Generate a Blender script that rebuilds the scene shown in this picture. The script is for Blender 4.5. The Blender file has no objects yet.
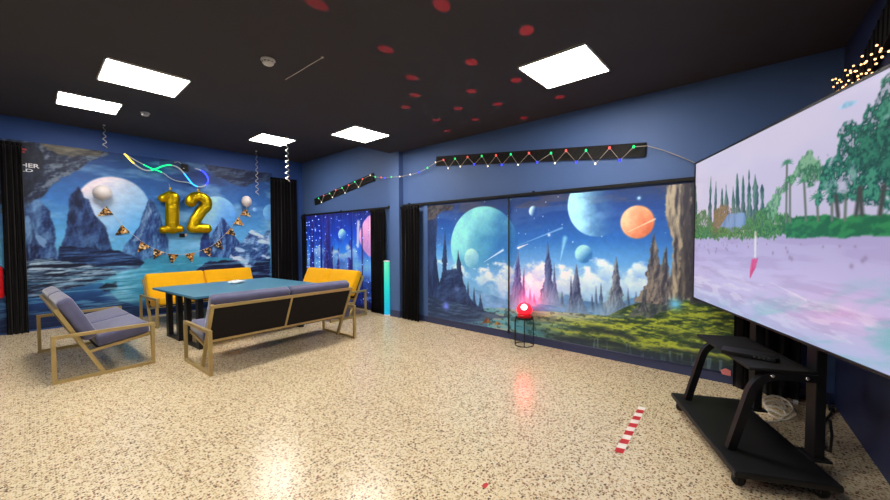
import bpy, bmesh, math, random
import numpy as np
from mathutils import Vector, Matrix

random.seed(7)
PI = math.pi
scene = bpy.context.scene
COL = scene.collection

# ------------------------------------------------------------------ camera, world, exposure
cam_data = bpy.data.cameras.new('camera')
cam = bpy.data.objects.new('camera', cam_data)
COL.objects.link(cam)
YAW, PITCH, ROLL, FPX = 0.71992, 0.031176, -0.004014, 362.612
fw = Vector((math.cos(YAW)*math.cos(PITCH), math.sin(YAW)*math.cos(PITCH), -math.sin(PITCH)))
rt = Vector((math.sin(YAW), -math.cos(YAW), 0))
up = rt.cross(fw)
r2 = rt*math.cos(ROLL) + up*math.sin(ROLL)
u2 = r2.cross(fw)
M3 = Matrix((r2, u2, -fw)).transposed()
cam.matrix_world = Matrix.Translation((0, 0, 1.4)) @ M3.to_4x4()
cam_data.sensor_width = 36.0
cam_data.lens = FPX/890.0*36.0
cam_data.clip_start = 0.02
scene.camera = cam

world = bpy.data.worlds.new('night')
scene.world = world
world.use_nodes = True
world.node_tree.nodes['Background'].inputs[0].default_value = (0.02, 0.025, 0.04, 1)
world.node_tree.nodes['Background'].inputs[1].default_value = 0.2

scene.view_settings.view_transform = 'Standard'
scene.view_settings.look = 'None'
scene.view_settings.gamma = 1.0
scene.view_settings.use_curve_mapping = False
scene.view_settings.exposure = 0.0
PANEL = 42.0          # radiance of the ceiling panels
SCREEN = 0.82         # radiance of a white pixel on the television

# ------------------------------------------------------------------ room constants (metres)
XB = 4.376            # wall with the two blinds
YA = 8.45             # wall with the 12 balloons
XL = -3.3             # wall behind the camera's left
ZLOW, ZHI, YSTEP = 2.935, 3.25, 5.06
def yc(x): return -0.47 + (x - XB)*0.0746       # wall behind the television

# ------------------------------------------------------------------ materials
def srgb(r, g, b):
    def f(c):
        c = c/255.0
        return c/12.92 if c <= 0.04045 else ((c+0.055)/1.055)**2.4
    return (f(r), f(g), f(b), 1.0)

def nodes(m):
    m.use_nodes = True
    nt = m.node_tree
    return nt, nt.nodes, nt.links, nt.nodes['Principled BSDF']

def mat(name, c, rough=0.5, metal=0.0, var=0.12, scale=14.0, bump=0.0, bscale=120.0, coat=0.0, sheen=0.0, spec=0.5):
    m = bpy.data.materials.new(name)
    nt, N, L, b = nodes(m)
    tc = N.new('ShaderNodeTexCoord')
    no = N.new('ShaderNodeTexNoise'); no.inputs['Scale'].default_value = scale; no.inputs['Detail'].default_value = 4
    L.new(tc.outputs['Object'], no.inputs['Vector'])
    mx = N.new('ShaderNodeMix'); mx.data_type = 'RGBA'
    mx.inputs[6].default_value = tuple(x*(1-var) for x in c[:3]) + (1,)
    mx.inputs[7].default_value = tuple(min(1, x*(1+var)) for x in c[:3]) + (1,)
    L.new(no.outputs['Fac'], mx.inputs[0])
    L.new(mx.outputs[2], b.inputs['Base Color'])
    b.inputs['Roughness'].default_value = rough
    b.inputs['Metallic'].default_value = metal
    b.inputs['Specular IOR Level'].default_value = spec
    if coat: b.inputs['Coat Weight'].default_value = coat
    if sheen:
        b.inputs['Sheen Weight'].default_value = sheen
        b.inputs['Sheen Roughness'].default_value = 0.4
    if bump:
        n2 = N.new('ShaderNodeTexNoise'); n2.inputs['Scale'].default_value = bscale; n2.inputs['Detail'].default_value = 3
        L.new(tc.outputs['Object'], n2.inputs['Vector'])
        bp = N.new('ShaderNodeBump'); bp.inputs['Strength'].default_value = bump; bp.inputs['Distance'].default_value = 0.004
        L.new(n2.outputs['Fac'], bp.inputs['Height']); L.new(bp.outputs['Normal'], b.inputs['Normal'])
    return m

def glow(name, c, strength):
    m = bpy.data.materials.new(name)
    nt, N, L, b = nodes(m)
    b.inputs['Base Color'].default_value = tuple(x*0.5 for x in c[:3]) + (1,)
    b.inputs['Emission Color'].default_value = c
    b.inputs['Emission Strength'].default_value = strength
    return m

def paint_mat(name, rough=0.45, emit=0.0, spec=0.35):
    m = bpy.data.materials.new(name)
    nt, N, L, b = nodes(m)
    at = N.new('ShaderNodeAttribute'); at.attribute_name = 'paint'
    b.inputs['Roughness'].default_value = rough
    b.inputs['Specular IOR Level'].default_value = spec
    if emit:
        b.inputs['Base Color'].default_value = (0.01, 0.01, 0.012, 1)
        L.new(at.outputs['Color'], b.inputs['Emission Color'])
        b.inputs['Emission Strength'].default_value = emit
    else:
        L.new(at.outputs['Color'], b.inputs['Base Color'])
    return m

def terrazzo():
    m = bpy.data.materials.new('polished terrazzo')
    nt, N, L, b = nodes(m)
    tc = N.new('ShaderNodeTexCoord')
    def ramp(els):
        r = N.new('ShaderNodeValToRGB'); r.color_ramp.interpolation = 'CONSTANT'
        e = r.color_ramp.elements
        e[0].position = els[0][0]; e[0].color = els[0][1]
        e[1].position = els[1][0]; e[1].color = els[1][1]
        for p, c in els[2:]:
            q = e.new(p); q.color = c
        return r
    def layer(scale, els, thr, share, off):
        mp = N.new('ShaderNodeMapping'); mp.inputs['Location'].default_value = (off, off*1.7, 0)
        L.new(tc.outputs['Object'], mp.inputs['Vector'])
        v = N.new('ShaderNodeTexVoronoi'); v.voronoi_dimensions = '2D'; v.inputs['Scale'].default_value = scale
        L.new(mp.outputs[0], v.inputs['Vector'])
        sx = N.new('ShaderNodeSeparateColor'); L.new(v.outputs['Color'], sx.inputs[0])
        r = ramp(els); L.new(sx.outputs[0], r.inputs[0])
        nz = N.new('ShaderNodeTexNoise'); nz.noise_dimensions = '2D'; nz.inputs['Scale'].default_value = scale*1.6
        L.new(mp.outputs[0], nz.inputs['Vector'])
        ad = N.new('ShaderNodeMath'); ad.operation = 'MULTIPLY_ADD'; ad.inputs[1].default_value = 0.5
        L.new(nz.outputs['Fac'], ad.inputs[0]); L.new(v.outputs['Distance'], ad.inputs[2])
        lt = N.new('ShaderNodeMapRange'); lt.inputs[1].default_value = thr+0.25; lt.inputs[2].default_value = thr+0.19
        L.new(ad.outputs[0], lt.inputs[0])
        gt = N.new('ShaderNodeMath'); gt.operation = 'GREATER_THAN'; gt.inputs[1].default_value = 1-share
        L.new(sx.outputs[1], gt.inputs[0])
        mu = N.new('ShaderNodeMath'); mu.operation = 'MULTIPLY'
        L.new(lt.outputs[0], mu.inputs[0]); L.new(gt.outputs[0], mu.inputs[1])
        return r.outputs[0], mu.outputs[0]
    cream, tan, pale = srgb(222, 204, 168), srgb(196, 168, 128), srgb(230, 215, 186)
    brown, dark, rust, grey = srgb(138, 106, 82), srgb(102, 86, 72), srgb(154, 112, 88), srgb(168, 152, 126)
    c1, f1 = layer(85, [(0, pale), (0.36, tan), (0.60, grey), (0.80, brown), (0.92, rust), (0.97, dark)], 0.44, 0.8, 3.1)
    c2, f2 = layer(46, [(0, pale), (0.25, tan), (0.45, rust), (0.60, brown), (0.82, dark)], 0.36, 0.42, 11.3)
    m1 = N.new('ShaderNodeMix'); m1.data_type = 'RGBA'; m1.inputs[6].default_value = cream
    L.new(f1, m1.inputs[0]); L.new(c1, m1.inputs[7])
    m2 = N.new('ShaderNodeMix'); m2.data_type = 'RGBA'
    L.new(f2, m2.inputs[0]); L.new(m1.outputs[2], m2.inputs[6]); L.new(c2, m2.inputs[7])
    big = N.new('ShaderNodeTexNoise'); big.inputs['Scale'].default_value = 0.7; big.inputs['Detail'].default_value = 5
    L.new(tc.outputs['Object'], big.inputs['Vector'])
    bm_ = N.new('ShaderNodeMapRange'); bm_.inputs[3].default_value = 0.86; bm_.inputs[4].default_value = 1.08
    L.new(big.outputs['Fac'], bm_.inputs[0])
    m3 = N.new('ShaderNodeMix'); m3.data_type = 'RGBA'; m3.blend_type = 'MULTIPLY'; m3.inputs[0].default_value = 1
    L.new(m2.outputs[2], m3.inputs[6]); L.new(bm_.outputs[0], m3.inputs[7])
    L.new(m3.outputs[2], b.inputs['Base Color'])
    b.inputs['Roughness'].default_value = 0.24
    b.inputs['Specular IOR Level'].default_value = 0.5
    bn = N.new('ShaderNodeTexNoise'); bn.inputs['Scale'].default_value = 9; bn.inputs['Detail'].default_value = 2
    L.new(tc.outputs['Object'], bn.inputs['Vector'])
    bp = N.new('ShaderNodeBump'); bp.inputs['Strength'].default_value = 0.06; bp.inputs['Distance'].default_value = 0.01
    L.new(bn.outputs['Fac'], bp.inputs['Height']); L.new(bp.outputs['Normal'], b.inputs['Normal'])
    return m

def stripes_mat():
    m = bpy.data.materials.new('red and white hazard stripes')
    nt, N, L, b = nodes(m)
    tc = N.new('ShaderNodeTexCoord'); sp = N.new('ShaderNodeSeparateXYZ'); L.new(tc.outputs['Object'], sp.inputs[0])
    ad = N.new('ShaderNodeMath'); ad.operation = 'MULTIPLY_ADD'; ad.inputs[1].default_value = 0.25
    L.new(sp.outputs[1], ad.inputs[0]); L.new(sp.outputs[0], ad.inputs[2])
    mu = N.new('ShaderNodeMath'); mu.operation = 'MULTIPLY_ADD'; mu.inputs[1].default_value = 7.3; mu.inputs[2].default_value = 3.02; L.new(ad.outputs[0], mu.inputs[0])
    fr = N.new('ShaderNodeMath'); fr.operation = 'FRACT'; L.new(mu.outputs[0], fr.inputs[0])
    gt = N.new('ShaderNodeMath'); gt.operation = 'GREATER_THAN'; gt.inputs[1].default_value = 0.5; L.new(fr.outputs[0], gt.inputs[0])
    mx = N.new('ShaderNodeMix'); mx.data_type = 'RGBA'
    mx.inputs[6].default_value = srgb(200, 26, 30); mx.inputs[7].default_value = srgb(240, 232, 222)
    L.new(gt.outputs[0], mx.inputs[0]); L.new(mx.outputs[2], b.inputs['Base Color']); b.inputs['Roughness'].default_value = 0.4
    return m

def pennant_mat():
    m = bpy.data.materials.new('black gold pennant print')
    nt, N, L, b = nodes(m)
    tc = N.new('ShaderNodeTexCoord')
    v = N.new('ShaderNodeTexVoronoi'); v.inputs['Scale'].default_value = 34
    L.new(tc.outputs['Object'], v.inputs['Vector'])
    sx = N.new('ShaderNodeSeparateColor'); L.new(v.outputs['Color'], sx.inputs[0])
    r = N.new('ShaderNodeValToRGB'); r.color_ramp.interpolation = 'CONSTANT'
    e = r.color_ramp.elements
    e[0].color = srgb(22, 18, 16); e[1].position = 0.42; e[1].color = srgb(196, 140, 50)
    q = e.new(0.72); q.color = srgb(232, 214, 170); q = e.new(0.88); q.color = srgb(110, 66, 30)
    L.new(sx.outputs[0], r.inputs[0]); L.new(r.outputs[0], b.inputs['Base Color'])
    b.inputs['Roughness'].default_value = 0.4
    return m

MT = dict(
    floor=terrazzo(),
    ceil=mat('black ceiling paint', srgb(59, 58, 63), 0.75, var=0.08, scale=3, spec=0.2),
    wallfar=mat('deeper blue wall paint', srgb(56, 90, 160), 0.55, var=0.06, scale=2.5, bump=0.08, bscale=60, spec=0.3),
    wall=mat('blue wall paint', srgb(76, 103, 153), 0.55, var=0.06, scale=2.5, bump=0.08, bscale=60, spec=0.3),
    navy=mat('navy wall paint', srgb(40, 50, 86), 0.5, var=0.06, scale=2.5, spec=0.3),
    base=mat('navy skirting paint', srgb(50, 60, 98), 0.45, var=0.06),
    curtain=mat('black velvet curtain', srgb(13, 11, 14), 0.9, var=0.25, scale=30, sheen=0.15, spec=0.1),
    black=mat('black satin metal', srgb(15, 15, 17), 0.5, var=0.1, spec=0.35),
    matte=mat('matte black', srgb(19, 18, 19), 0.7, var=0.15, spec=0.3),
    panelfab=mat('black backing fabric', srgb(30, 27, 27), 0.85, var=0.2, scale=60, spec=0.2),
    brass=mat('brushed gold metal', srgb(180, 158, 106), 0.42, metal=0.45, var=0.12, scale=25),
    lav=mat('lavender grey velvet', srgb(94, 95, 126), 0.85, var=0.2, scale=9, bump=0.25, bscale=260, sheen=0.6, spec=0.2),
    yel=mat('yellow velvet', srgb(234, 174, 4), 0.8, var=0.08, scale=9, bump=0.2, bscale=260, sheen=0.25, spec=0.2),
    tabletop=mat('teal blue laminate', srgb(74, 128, 156), 0.35, var=0.08, scale=40),
    edge=mat('dark table edge', srgb(30, 46, 58), 0.5),
    board=mat('black lattice board', srgb(34, 31, 31), 0.7, var=0.5, scale=28, bump=0.5, bscale=40, spec=0.2),
    white=mat('white plastic', srgb(232, 232, 230), 0.4, var=0.04),
    balloon=mat('pearl white latex', srgb(222, 214, 214), 0.28, var=0.04, spec=0.6),
    foil=mat('gold foil', srgb(206, 172, 18), 0.3, metal=0.92, var=0.12, scale=12, bump=0.35, bscale=16),
    pennant=pennant_mat(),
    cord=mat('white cord', srgb(206, 200, 190), 0.6),
    darkcord=mat('dark cable', srgb(26, 26, 28), 0.6),
    greencord=mat('pale string light cable', srgb(170, 160, 146), 0.5),
    silver=mat('silver ribbon', srgb(214, 214, 218), 0.25, metal=0.4),
    red=mat('extinguisher red', srgb(196, 24, 30), 0.3, coat=0.3, var=0.05),
    redplastic=mat('translucent red plastic', srgb(190, 10, 20), 0.3),
    chrome=mat('polished bolt', srgb(205, 205, 205), 0.2, metal=0.9),
    rubber=mat('caster rubber', srgb(14, 14, 14), 0.6),
    tape=stripes_mat(),
    redtape=mat('red tape', srgb(190, 40, 36), 0.5),
    pink=mat('pink paper', srgb(226, 130, 130), 0.7),
    paper=mat('white tissue', srgb(226, 232, 236), 0.8),
    frame=mat('panel frame white', srgb(225, 222, 215), 0.4),
    dimglass=None,
    panel=glow('lit ceiling panel', (1.0, 0.94, 0.86, 1), PANEL),
    cyan=None,
    g_green=glow('green bulb', (0.01, 0.8, 0.22, 1), 1.5), g_red=glow('red bulb', (1.0, 0.12, 0.10, 1), 1.3),
    g_blue=glow('blue bulb', (0.03, 0.05, 1.0, 1), 2.0), g_white=glow('white bulb', (1.0, 0.9, 0.7, 1), 1.9),
    g_warm=glow('warm fairy bulb', (1.0, 0.50, 0.20, 1), 4.0), g_led=glow('blue white led', (0.22, 0.34, 1.0, 1), 4.5),
    g_redlamp=glow('red lamp dome', (1.0, 0.008, 0.02, 1), 2.6), g_core=glow('red lamp core', (1.0, 0.40, 0.36, 1), 8.0),
)

# ------------------------------------------------------------------ mesh helpers
class MB:
    def __init__(self):
        self.v = []; self.f = []; self.s = []
    def add(self, vs, fs, smooth=False):
        o = len(self.v)
        self.v += [tuple(p) for p in vs]
        self.f += [tuple(i+o for i in q) for q in fs]
        self.s += [smooth]*len(fs)
        return self
    def box(self, c, s, R=None):
        c = Vector(c); h = Vector(s)/2
        vs = []
        for dz in (-1, 1):
            for dx, dy in ((-1, -1), (1, -1), (1, 1), (-1, 1)):
                p = Vector((dx*h.x, dy*h.y, dz*h.z))
                vs.append(c + (R @ p if R else p))
        return self.add(vs, [(3, 2, 1, 0), (4, 5, 6, 7), (0, 1, 5, 4), (1, 2, 6, 5), (2, 3, 7, 6), (3, 0, 4, 7)])
    def beam(self, p, q, w, h, side=None):
        p, q = Vector(p), Vector(q); d = (q-p).normalized()
        a = Vector(side) if side else (Vector((0, 0, 1)) if abs(d.z) < 0.9 else Vector((1, 0, 0)))
        a = (a - d*a.dot(d)).normalized(); b = d.cross(a)
        vs = [e + a*(w/2*i) + b*(h/2*j) for e in (p, q) for i, j in ((-1, -1), (1, -1), (1, 1), (-1, 1))]
        return self.add(vs, [(3, 2, 1, 0), (4, 5, 6, 7), (0, 1, 5, 4), (1, 2, 6, 5), (2, 3, 7, 6), (3, 0, 4, 7)])
    def tube(self, pts, r, n=8, closed=False, flat=None):
        pts = [Vector(p) for p in pts]; m = len(pts)
        tang = []
        for i in range(m):
            a = pts[(i-1) % m] if (closed or i > 0) else pts[i]
            b = pts[(i+1) % m] if (closed or i < m-1) else pts[i]
            t = b-a
            tang.append(t.normalized() if t.length > 1e-9 else Vector((0, 0, 1)))
        nrm = tang[0].orthogonal().normalized()
        if flat: 
            nrm = Vector(flat); nrm = (nrm - tang[0]*nrm.dot(tang[0])).normalized()
        vs = []
        for i in range(m):
            nrm = nrm - tang[i]*nrm.dot(tang[i])
            nrm = nrm.normalized() if nrm.length > 1e-6 else tang[i].orthogonal().normalized()
            b = tang[i].cross(nrm)
            ri = r[i] if isinstance(r, (list, tuple)) else r
            for k in range(n):
                a = 2*PI*k/n + (PI/4 if n == 4 else 0)
                vs.append(pts[i] + nrm*(ri*math.cos(a)) + b*(ri*math.sin(a)))
        fs = []
        for i in range(m if closed else m-1):
            j = (i+1) % m
            for k in range(n):
                l = (k+1) % n
                fs.append((i*n+k, i*n+l, j*n+l, j*n+k))
        self.add(vs, fs, n > 4)
        if not closed:
            o = len(self.v)-len(vs)
            self.f += [tuple(o+k for k in reversed(range(n))), tuple(o+(m-1)*n+k for k in range(n))]; self.s += [False, False]
        return self
    def lathe(self, prof, c=(0, 0, 0), n=24, R=None):
        c = Vector(c); vs = []; m = len(prof)
        for r, z in prof:
            for k in range(n):
                a = 2*PI*k/n; p = Vector((r*math.cos(a), r*math.sin(a), z))
                vs.append(c + (R @ p if R else p))
        fs = []
        for i in range(m-1):
            for k in range(n):
                l = (k+1) % n
                fs.append((i*n+k, i*n+l, (i+1)*n+l, (i+1)*n+k))
        self.add(vs, fs, True)
        o = len(self.v)-len(vs)
        self.f += [tuple(o+k for k in reversed(range(n))), tuple(o+(m-1)*n+k for k in range(n))]; self.s += [False, False]
        return self
    def ball(self, c, r, n=10, sz=1.0):
        m = max(5, n//2+1)
        return self.lathe([(max(1e-4, r*math.sin(PI*i/m)), -r*sz*math.cos(PI*i/m)) for i in range(m+1)], c, n)
    def prism(self, poly, axis_o, ax, ay, az, t):
        o, ax, ay, az = Vector(axis_o), Vector(ax), Vector(ay), Vector(az); n = len(poly)
        vs = [o + ax*p[0] + ay*p[1] for p in poly] + [o + ax*p[0] + ay*p[1] + az*t for p in poly]
        return self.add(vs, [tuple(reversed(range(n))), tuple(range(n, 2*n))] + [(i, (i+1) % n, n+(i+1) % n, n+i) for i in range(n)])
    def build(self, name, m, parent=None, bevel=0.0, loc=None):
        me = bpy.data.meshes.new(name)
        me.from_pydata([tuple(p) for p in self.v], [], self.f)
        me.polygons.foreach_set('use_smooth', self.s)
        bm = bmesh.new(); bm.from_mesh(me)
        bmesh.ops.recalc_face_normals(bm, faces=bm.faces)
        bm.to_mesh(me); bm.free()
        me.materials.append(m); me.update()
        o = bpy.data.objects.new(name, me); COL.objects.link(o)
        if parent: o.parent = parent
        if loc: o.location = loc
        if bevel:
            b = o.modifiers.new('bevel', 'BEVEL'); b.width = bevel; b.segments = 2; b.limit_method = 'ANGLE'
        return o

def tag(o, label=None, cat=None, group=None, kind=None):
    if label: o['label'] = label
    if cat: o['category'] = cat
    if group: o['group'] = group
    if kind: o['kind'] = kind
    return o
def thing(name, label, cat, loc=(0, 0, 0), rz=0.0, group=None):
    o = bpy.data.objects.new(name, None); COL.objects.link(o)
    o.empty_display_size = 0.1
    o.location = loc; o.rotation_euler = (0, 0, rz)
    return tag(o, label, cat, group)
def copy_tree(o, parent=None):
    c = o.copy(); COL.objects.link(c)
    if parent: c.parent = parent
    for ch in list(o.children): copy_tree(ch, c)
    return c
def struct(o): return tag(o, kind='structure')

def cushion(sx, sy, sz, r, puff=0.0, n=6, c=(0, 0, 0), R=None):
    """a soft rounded block"""
    hx, hy, hz = sx/2, sy/2, sz/2
    def axis(h):
        a = [-h + r*(1-math.cos(PI/2*i/4)) for i in range(4)]
        mid = [(-h+r) + (2*h-2*r)*i/n for i in range(n+1)]
        return a + mid + [-x for x in reversed(a)]
    mb = MB(); c = Vector(c)
    A = [axis(hx), axis(hy), axis(hz)]; H = (hx, hy, hz)
    def put(p):
        q = [max(-(H[i]-r), min(H[i]-r, p[i])) for i in range(3)]
        d = Vector([p[i]-q[i] for i in range(3)])
        v = Vector(q) + (d.normalized()*r if d.length > 1e-9 else d)
        w = puff*max(0, 1-(v.x/hx)**2)*max(0, 1-(v.y/hy)**2)
        v.z += w*(1 if v.z > 0 else -1)*min(1, abs(v.z)/hz)
        return c + (R @ v if R else v)
    for ax in range(3):
        u, w = [(1, 2), (2, 0), (0, 1)][ax]
        for sgn in (-1, 1):
            vs = []; fs = []; nu, nw = len(A[u]), len(A[w])
            for i in range(nu):
                for j in range(nw):
                    p = [0, 0, 0]; p[ax] = sgn*H[ax]; p[u] = A[u][i]; p[w] = A[w][j]; vs.append(put(p))
            for i in range(nu-1):
                for j in range(nw-1):
                    q = (i*nw+j, (i+1)*nw+j, (i+1)*nw+j+1, i*nw+j+1)
                    fs.append(q if sgn > 0 else q[::-1])
            mb.add(vs, fs, True)
    return mb
def build_welded(mb, name, m, parent):
    o = mb.build(name, m, parent)
    bm = bmesh.new(); bm.from_mesh(o.data)
    bmesh.ops.remove_doubles(bm, verts=bm.verts, dist=1e-5)
    bmesh.ops.recalc_face_normals(bm, faces=bm.faces)
    for f in bm.faces: f.smooth = True
    bm.to_mesh(o.data); bm.free()
    return o

# ------------------------------------------------------------------ painter for the printed murals and the screen picture
def vnoise(x, y, seed):
    xi = np.floor(x).astype(np.int64); yi = np.floor(y).astype(np.int64)
    fx = x-xi; fy = y-yi
    fx = fx*fx*(3-2*fx); fy = fy*fy*(3-2*fy)
    def hsh(a, b):
        n = (a*374761393 + b*668265263 + seed*982451653) & 0x7fffffff
        n = ((n ^ (n >> 13))*1274126177) & 0x7fffffff
        return ((n ^ (n >> 16)) & 0xffff)/65535.0
    return (hsh(xi, yi)*(1-fx) + hsh(xi+1, yi)*fx)*(1-fy) + (hsh(xi, yi+1)*(1-fx) + hsh(xi+1, yi+1)*fx)*fy
def fbm(x, y, seed=1, o=4):
    t = 0; a = 0.5; n = 0
    for i in range(o):
        t = t + a*vnoise(x*2**i, y*2**i, seed+i*17); n += a; a *= 0.5
    return t/n

class Canvas:
    """s runs left to right along the surface, z up, both in metres"""
    def __init__(self, s0, s1, z0, z1, step):
        self.nx = int(round((s1-s0)/step))+1; self.nz = int(round((z1-z0)/step))+1
        self.s = np.linspace(s0, s1, self.nx); self.z = np.linspace(z0, z1, self.nz)
        self.S, self.Z = np.meshgrid(self.s, self.z); self.step = step
        self.im = np.zeros((self.nz, self.nx, 3))
    def grad(self, stops):
        zs = [a for a, c in stops]
        for k in range(3):
            self.im[..., k] = np.interp(self.Z, zs, [c[k]/255.0 for a, c in stops])
    def put(self, mask, c):
        mask = np.clip(mask, 0, 1)[..., None]
        c = np.asarray(c, float)
        if c.ndim == 1: c = c/255.0
        self.im = self.im*(1-mask) + c*mask
    def mul(self, k): self.im = np.clip(self.im*k[..., None], 0, 1)
    def jit(self, amp, f, seed):
        return (self.S + amp*(fbm(self.S*f, self.Z*f, seed)-0.5)*2, self.Z + amp*(fbm(self.S*f+31, self.Z*f+7, seed+5)-0.5)*2)
    def sm(self, d, soft=None):
        w = soft or self.step
        return np.clip(0.5 + d/(2*w), 0, 1)
    def disc(self, c, r, lit, dark, ldir=(-1, 1), soft=None, tex=0.0, seed=3, fade=None, tf=6.0, term=1.0, ry=None):
        ry = ry or r
        x = (self.S-c[0])/r; y = (self.Z-c[1])/ry; d = np.sqrt(x*x+y*y)
        l = np.array(ldir, float); l /= np.linalg.norm(l)
        t = np.clip(0.5 + 0.5*term*(x*l[0]+y*l[1]), 0, 1)
        t = np.clip(t + tex*(fbm(self.S*tf, self.Z*tf, seed)-0.5)*2, 0, 1)[..., None]
        col = (np.array(dark)*(1-t) + np.array(lit)*t)/255.0
        m = self.sm((1-d)*r, soft)
        if fade is not None:      # the print lets the sky through towards its dark side
            m = m*np.clip(fade[0] + fade[1]*t[..., 0], 0, 1)
        self.put(m, col)
    def inside(self, pts, S=None, Z=None):
        S = self.S if S is None else S; Z = self.Z if Z is None else Z
        r = np.zeros(S.shape, bool); n = len(pts)
        for i in range(n):
            (x0, y0), (x1, y1) = pts[i], pts[(i+1) % n]
            if y0 == y1: continue
            r ^= ((y0 > Z) != (y1 > Z)) & (S < (x1-x0)*(Z-y0)/(y1-y0)+x0)
        return r
    def blur(self, m):
        p = np.pad(m.astype(float), 1, mode='edge')
        return (p[1:-1, 1:-1]*4 + p[:-2, 1:-1]*2 + p[2:, 1:-1]*2 + p[1:-1, :-2]*2 + p[1:-1, 2:]*2 + p[:-2, :-2] + p[2:, 2:] + p[:-2, 2:] + p[2:, :-2])/16
    def poly(self, pts, c, c2=None, jit=0.02, jf=9, seed=1, tex=0.25, tf=(14, 5), alpha=1.0):
        S, Z = self.jit(jit, jf, seed)
        m = self.blur(self.inside(pts, S, Z))*alpha
        n0 = fbm(self.S*tf[0]*0.55, self.Z*tf[1]*0.75, seed+11, 6)
        n1 = fbm((self.S-0.022)*tf[0]*0.55, (self.Z+0.016)*tf[1]*0.75, seed+11, 6)
        t = np.clip(0.42 + 5.0*(n0-n1) + 1.2*(n0-0.5), 0, 1)[..., None]
        a = np.array(c)/255.0
        b = np.array(c2)/255.0 if c2 is not None else a*(1+tex)
        self.put(m, a*(1-t) + b*t)
        return m
    def spire(self, base, peak, w, left, right, seed=1, fog=None, pw=1.25, jit=0.22):
        """a needle of rock: base point, peak point, base half width"""
        h = peak[1]-base[1]
        t = np.clip((self.Z-base[1])/h, 0, 1)
        n = fbm(self.Z*11+seed*3.1, self.S*2, seed, 4)-0.5
        half = w*(0.62*(1-t)**(pw*0.75) + 0.38*(1-t)**5)*(1+jit*4*n)*(0.86+0.28*vnoise(self.Z*38+seed, self.S*0, seed+9))
        cx = base[0]*(1-t)+peak[0]*t
        m = self.sm(half-np.abs(self.S-cx))*(self.Z <= peak[1])*(self.Z >= base[1])
        em = fbm(self.S*16, self.Z*6, seed+3, 6)-fbm((self.S-0.014)*16, (self.Z+0.012)*6, seed+3, 6)
        k = np.clip(0.5+0.8*(self.S-cx)/(2*np.maximum(half, 1e-4)) - 4.5*em, 0, 1)[..., None]
        col = (np.array(left)*(1-k)+np.array(right)*k)/255.0
        if fog is not None:
            g = np.clip(1-t*2.2, 0, 1)[..., None]*0.8
            col = col*(1-g)+np.array(fog)/255.0*g
        self.put(m, col)
    def clouds(self, blobs, c, shade, seed=4, f=7):
        for i, (x, z, rx, rz) in enumerate(blobs):
            d = 1-np.sqrt(((self.S-x)/rx)**2 + ((self.Z-z)/rz)**2)
            d = d + 1.9*(fbm(self.S*f*1.1, self.Z*f*1.5, seed+i, 6)-0.54)
            m = np.clip(d*2.2, 0, 1)
            k = np.clip(0.55+(self.Z-z)/(2*rz)+0.3*(fbm(self.S*9, self.Z*9, seed+40)-0.5), 0, 1)[..., None]
            self.put(m*0.92, (np.array(shade)*(1-k)+np.array(c)*k)/255.0)
    def line(self, p, q, w, c, alpha=1.0, taper=True):
        p = np.array(p); q = np.array(q); d = q-p; L = np.dot(d, d)
        t = np.clip(((self.S-p[0])*d[0]+(self.Z-p[1])*d[1])/L, 0, 1)
        dist = np.hypot(self.S-p[0]-t*d[0], self.Z-p[1]-t*d[1])
        ww = w*(t if taper else 1)+0.001
        self.put(np.clip(1.2-dist/np.maximum(ww, self.step*0.6), 0, 1)*alpha, c)
    def glow(self, c, r, col, a=1.0):
        d = np.hypot(self.S-c[0], self.Z-c[1])/r
        self.put(a*np.exp(-d*d*2.5), col)
    def linear(self):
        c = np.clip(self.im, 0, 1)
        return np.where(c <= 0.04045, c/12.92, ((c+0.055)/1.055)**2.4)
    def sheet(self, name, place, normal, thick, m, parent=None, cols=None, gain=1.0):
        """place(s,z)->(x,y,z) of the printed face; the sheet has a thickness behind it"""
        i0, i1 = cols if cols else (0, self.nx)
        sub = self.linear()[:, i0:i1]*gain
        nx = i1-i0; nz = self.nz
        S = self.S[:, i0:i1].ravel(); Z = self.Z[:, i0:i1].ravel()
        V = np.stack([np.asarray(a, float)*np.ones_like(S) for a in place(S, Z)], 1)
        idx = np.arange(nx*nz).reshape(nz, nx)
        F = np.stack([idx[:-1, :-1], idx[:-1, 1:], idx[1:, 1:], idx[1:, :-1]], -1).reshape(-1, 4)
        rim = np.concatenate([idx[0, :], idx[1:, -1], idx[-1, -2::-1], idx[-2:0:-1, 0]])
        nr = len(rim); B = V[rim]-np.array(normal)*thick
        o = len(V); k = np.arange(nr); kn = (k+1) % nr
        R = np.stack([rim[k], o+k, o+kn, rim[kn]], 1)
        V = np.concatenate([V, B])
        faces = [tuple(q) for q in F.tolist()]+[tuple(q) for q in R.tolist()]
        # plain back
        faces.append((o, o+2*nx+nz-3, o+nx+nz-2, o+nx-1))
        me = bpy.data.meshes.new(name)
        me.from_pydata(V.tolist(), [], faces)
        at = me.color_attributes.new('paint', 'FLOAT_COLOR', 'POINT')
        rgba = np.ones((len(V), 4), np.float32)
        rgba[:o, :3] = sub.reshape(-1, 3); rgba[o:, :3] = rgba[rim, :3]
        at.data.foreach_set('color', rgba.ravel())
        me.materials.append(m); me.update()
        ob = bpy.data.objects.new(name, me); COL.objects.link(ob)
        if parent: ob.parent = parent
        return ob

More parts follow.
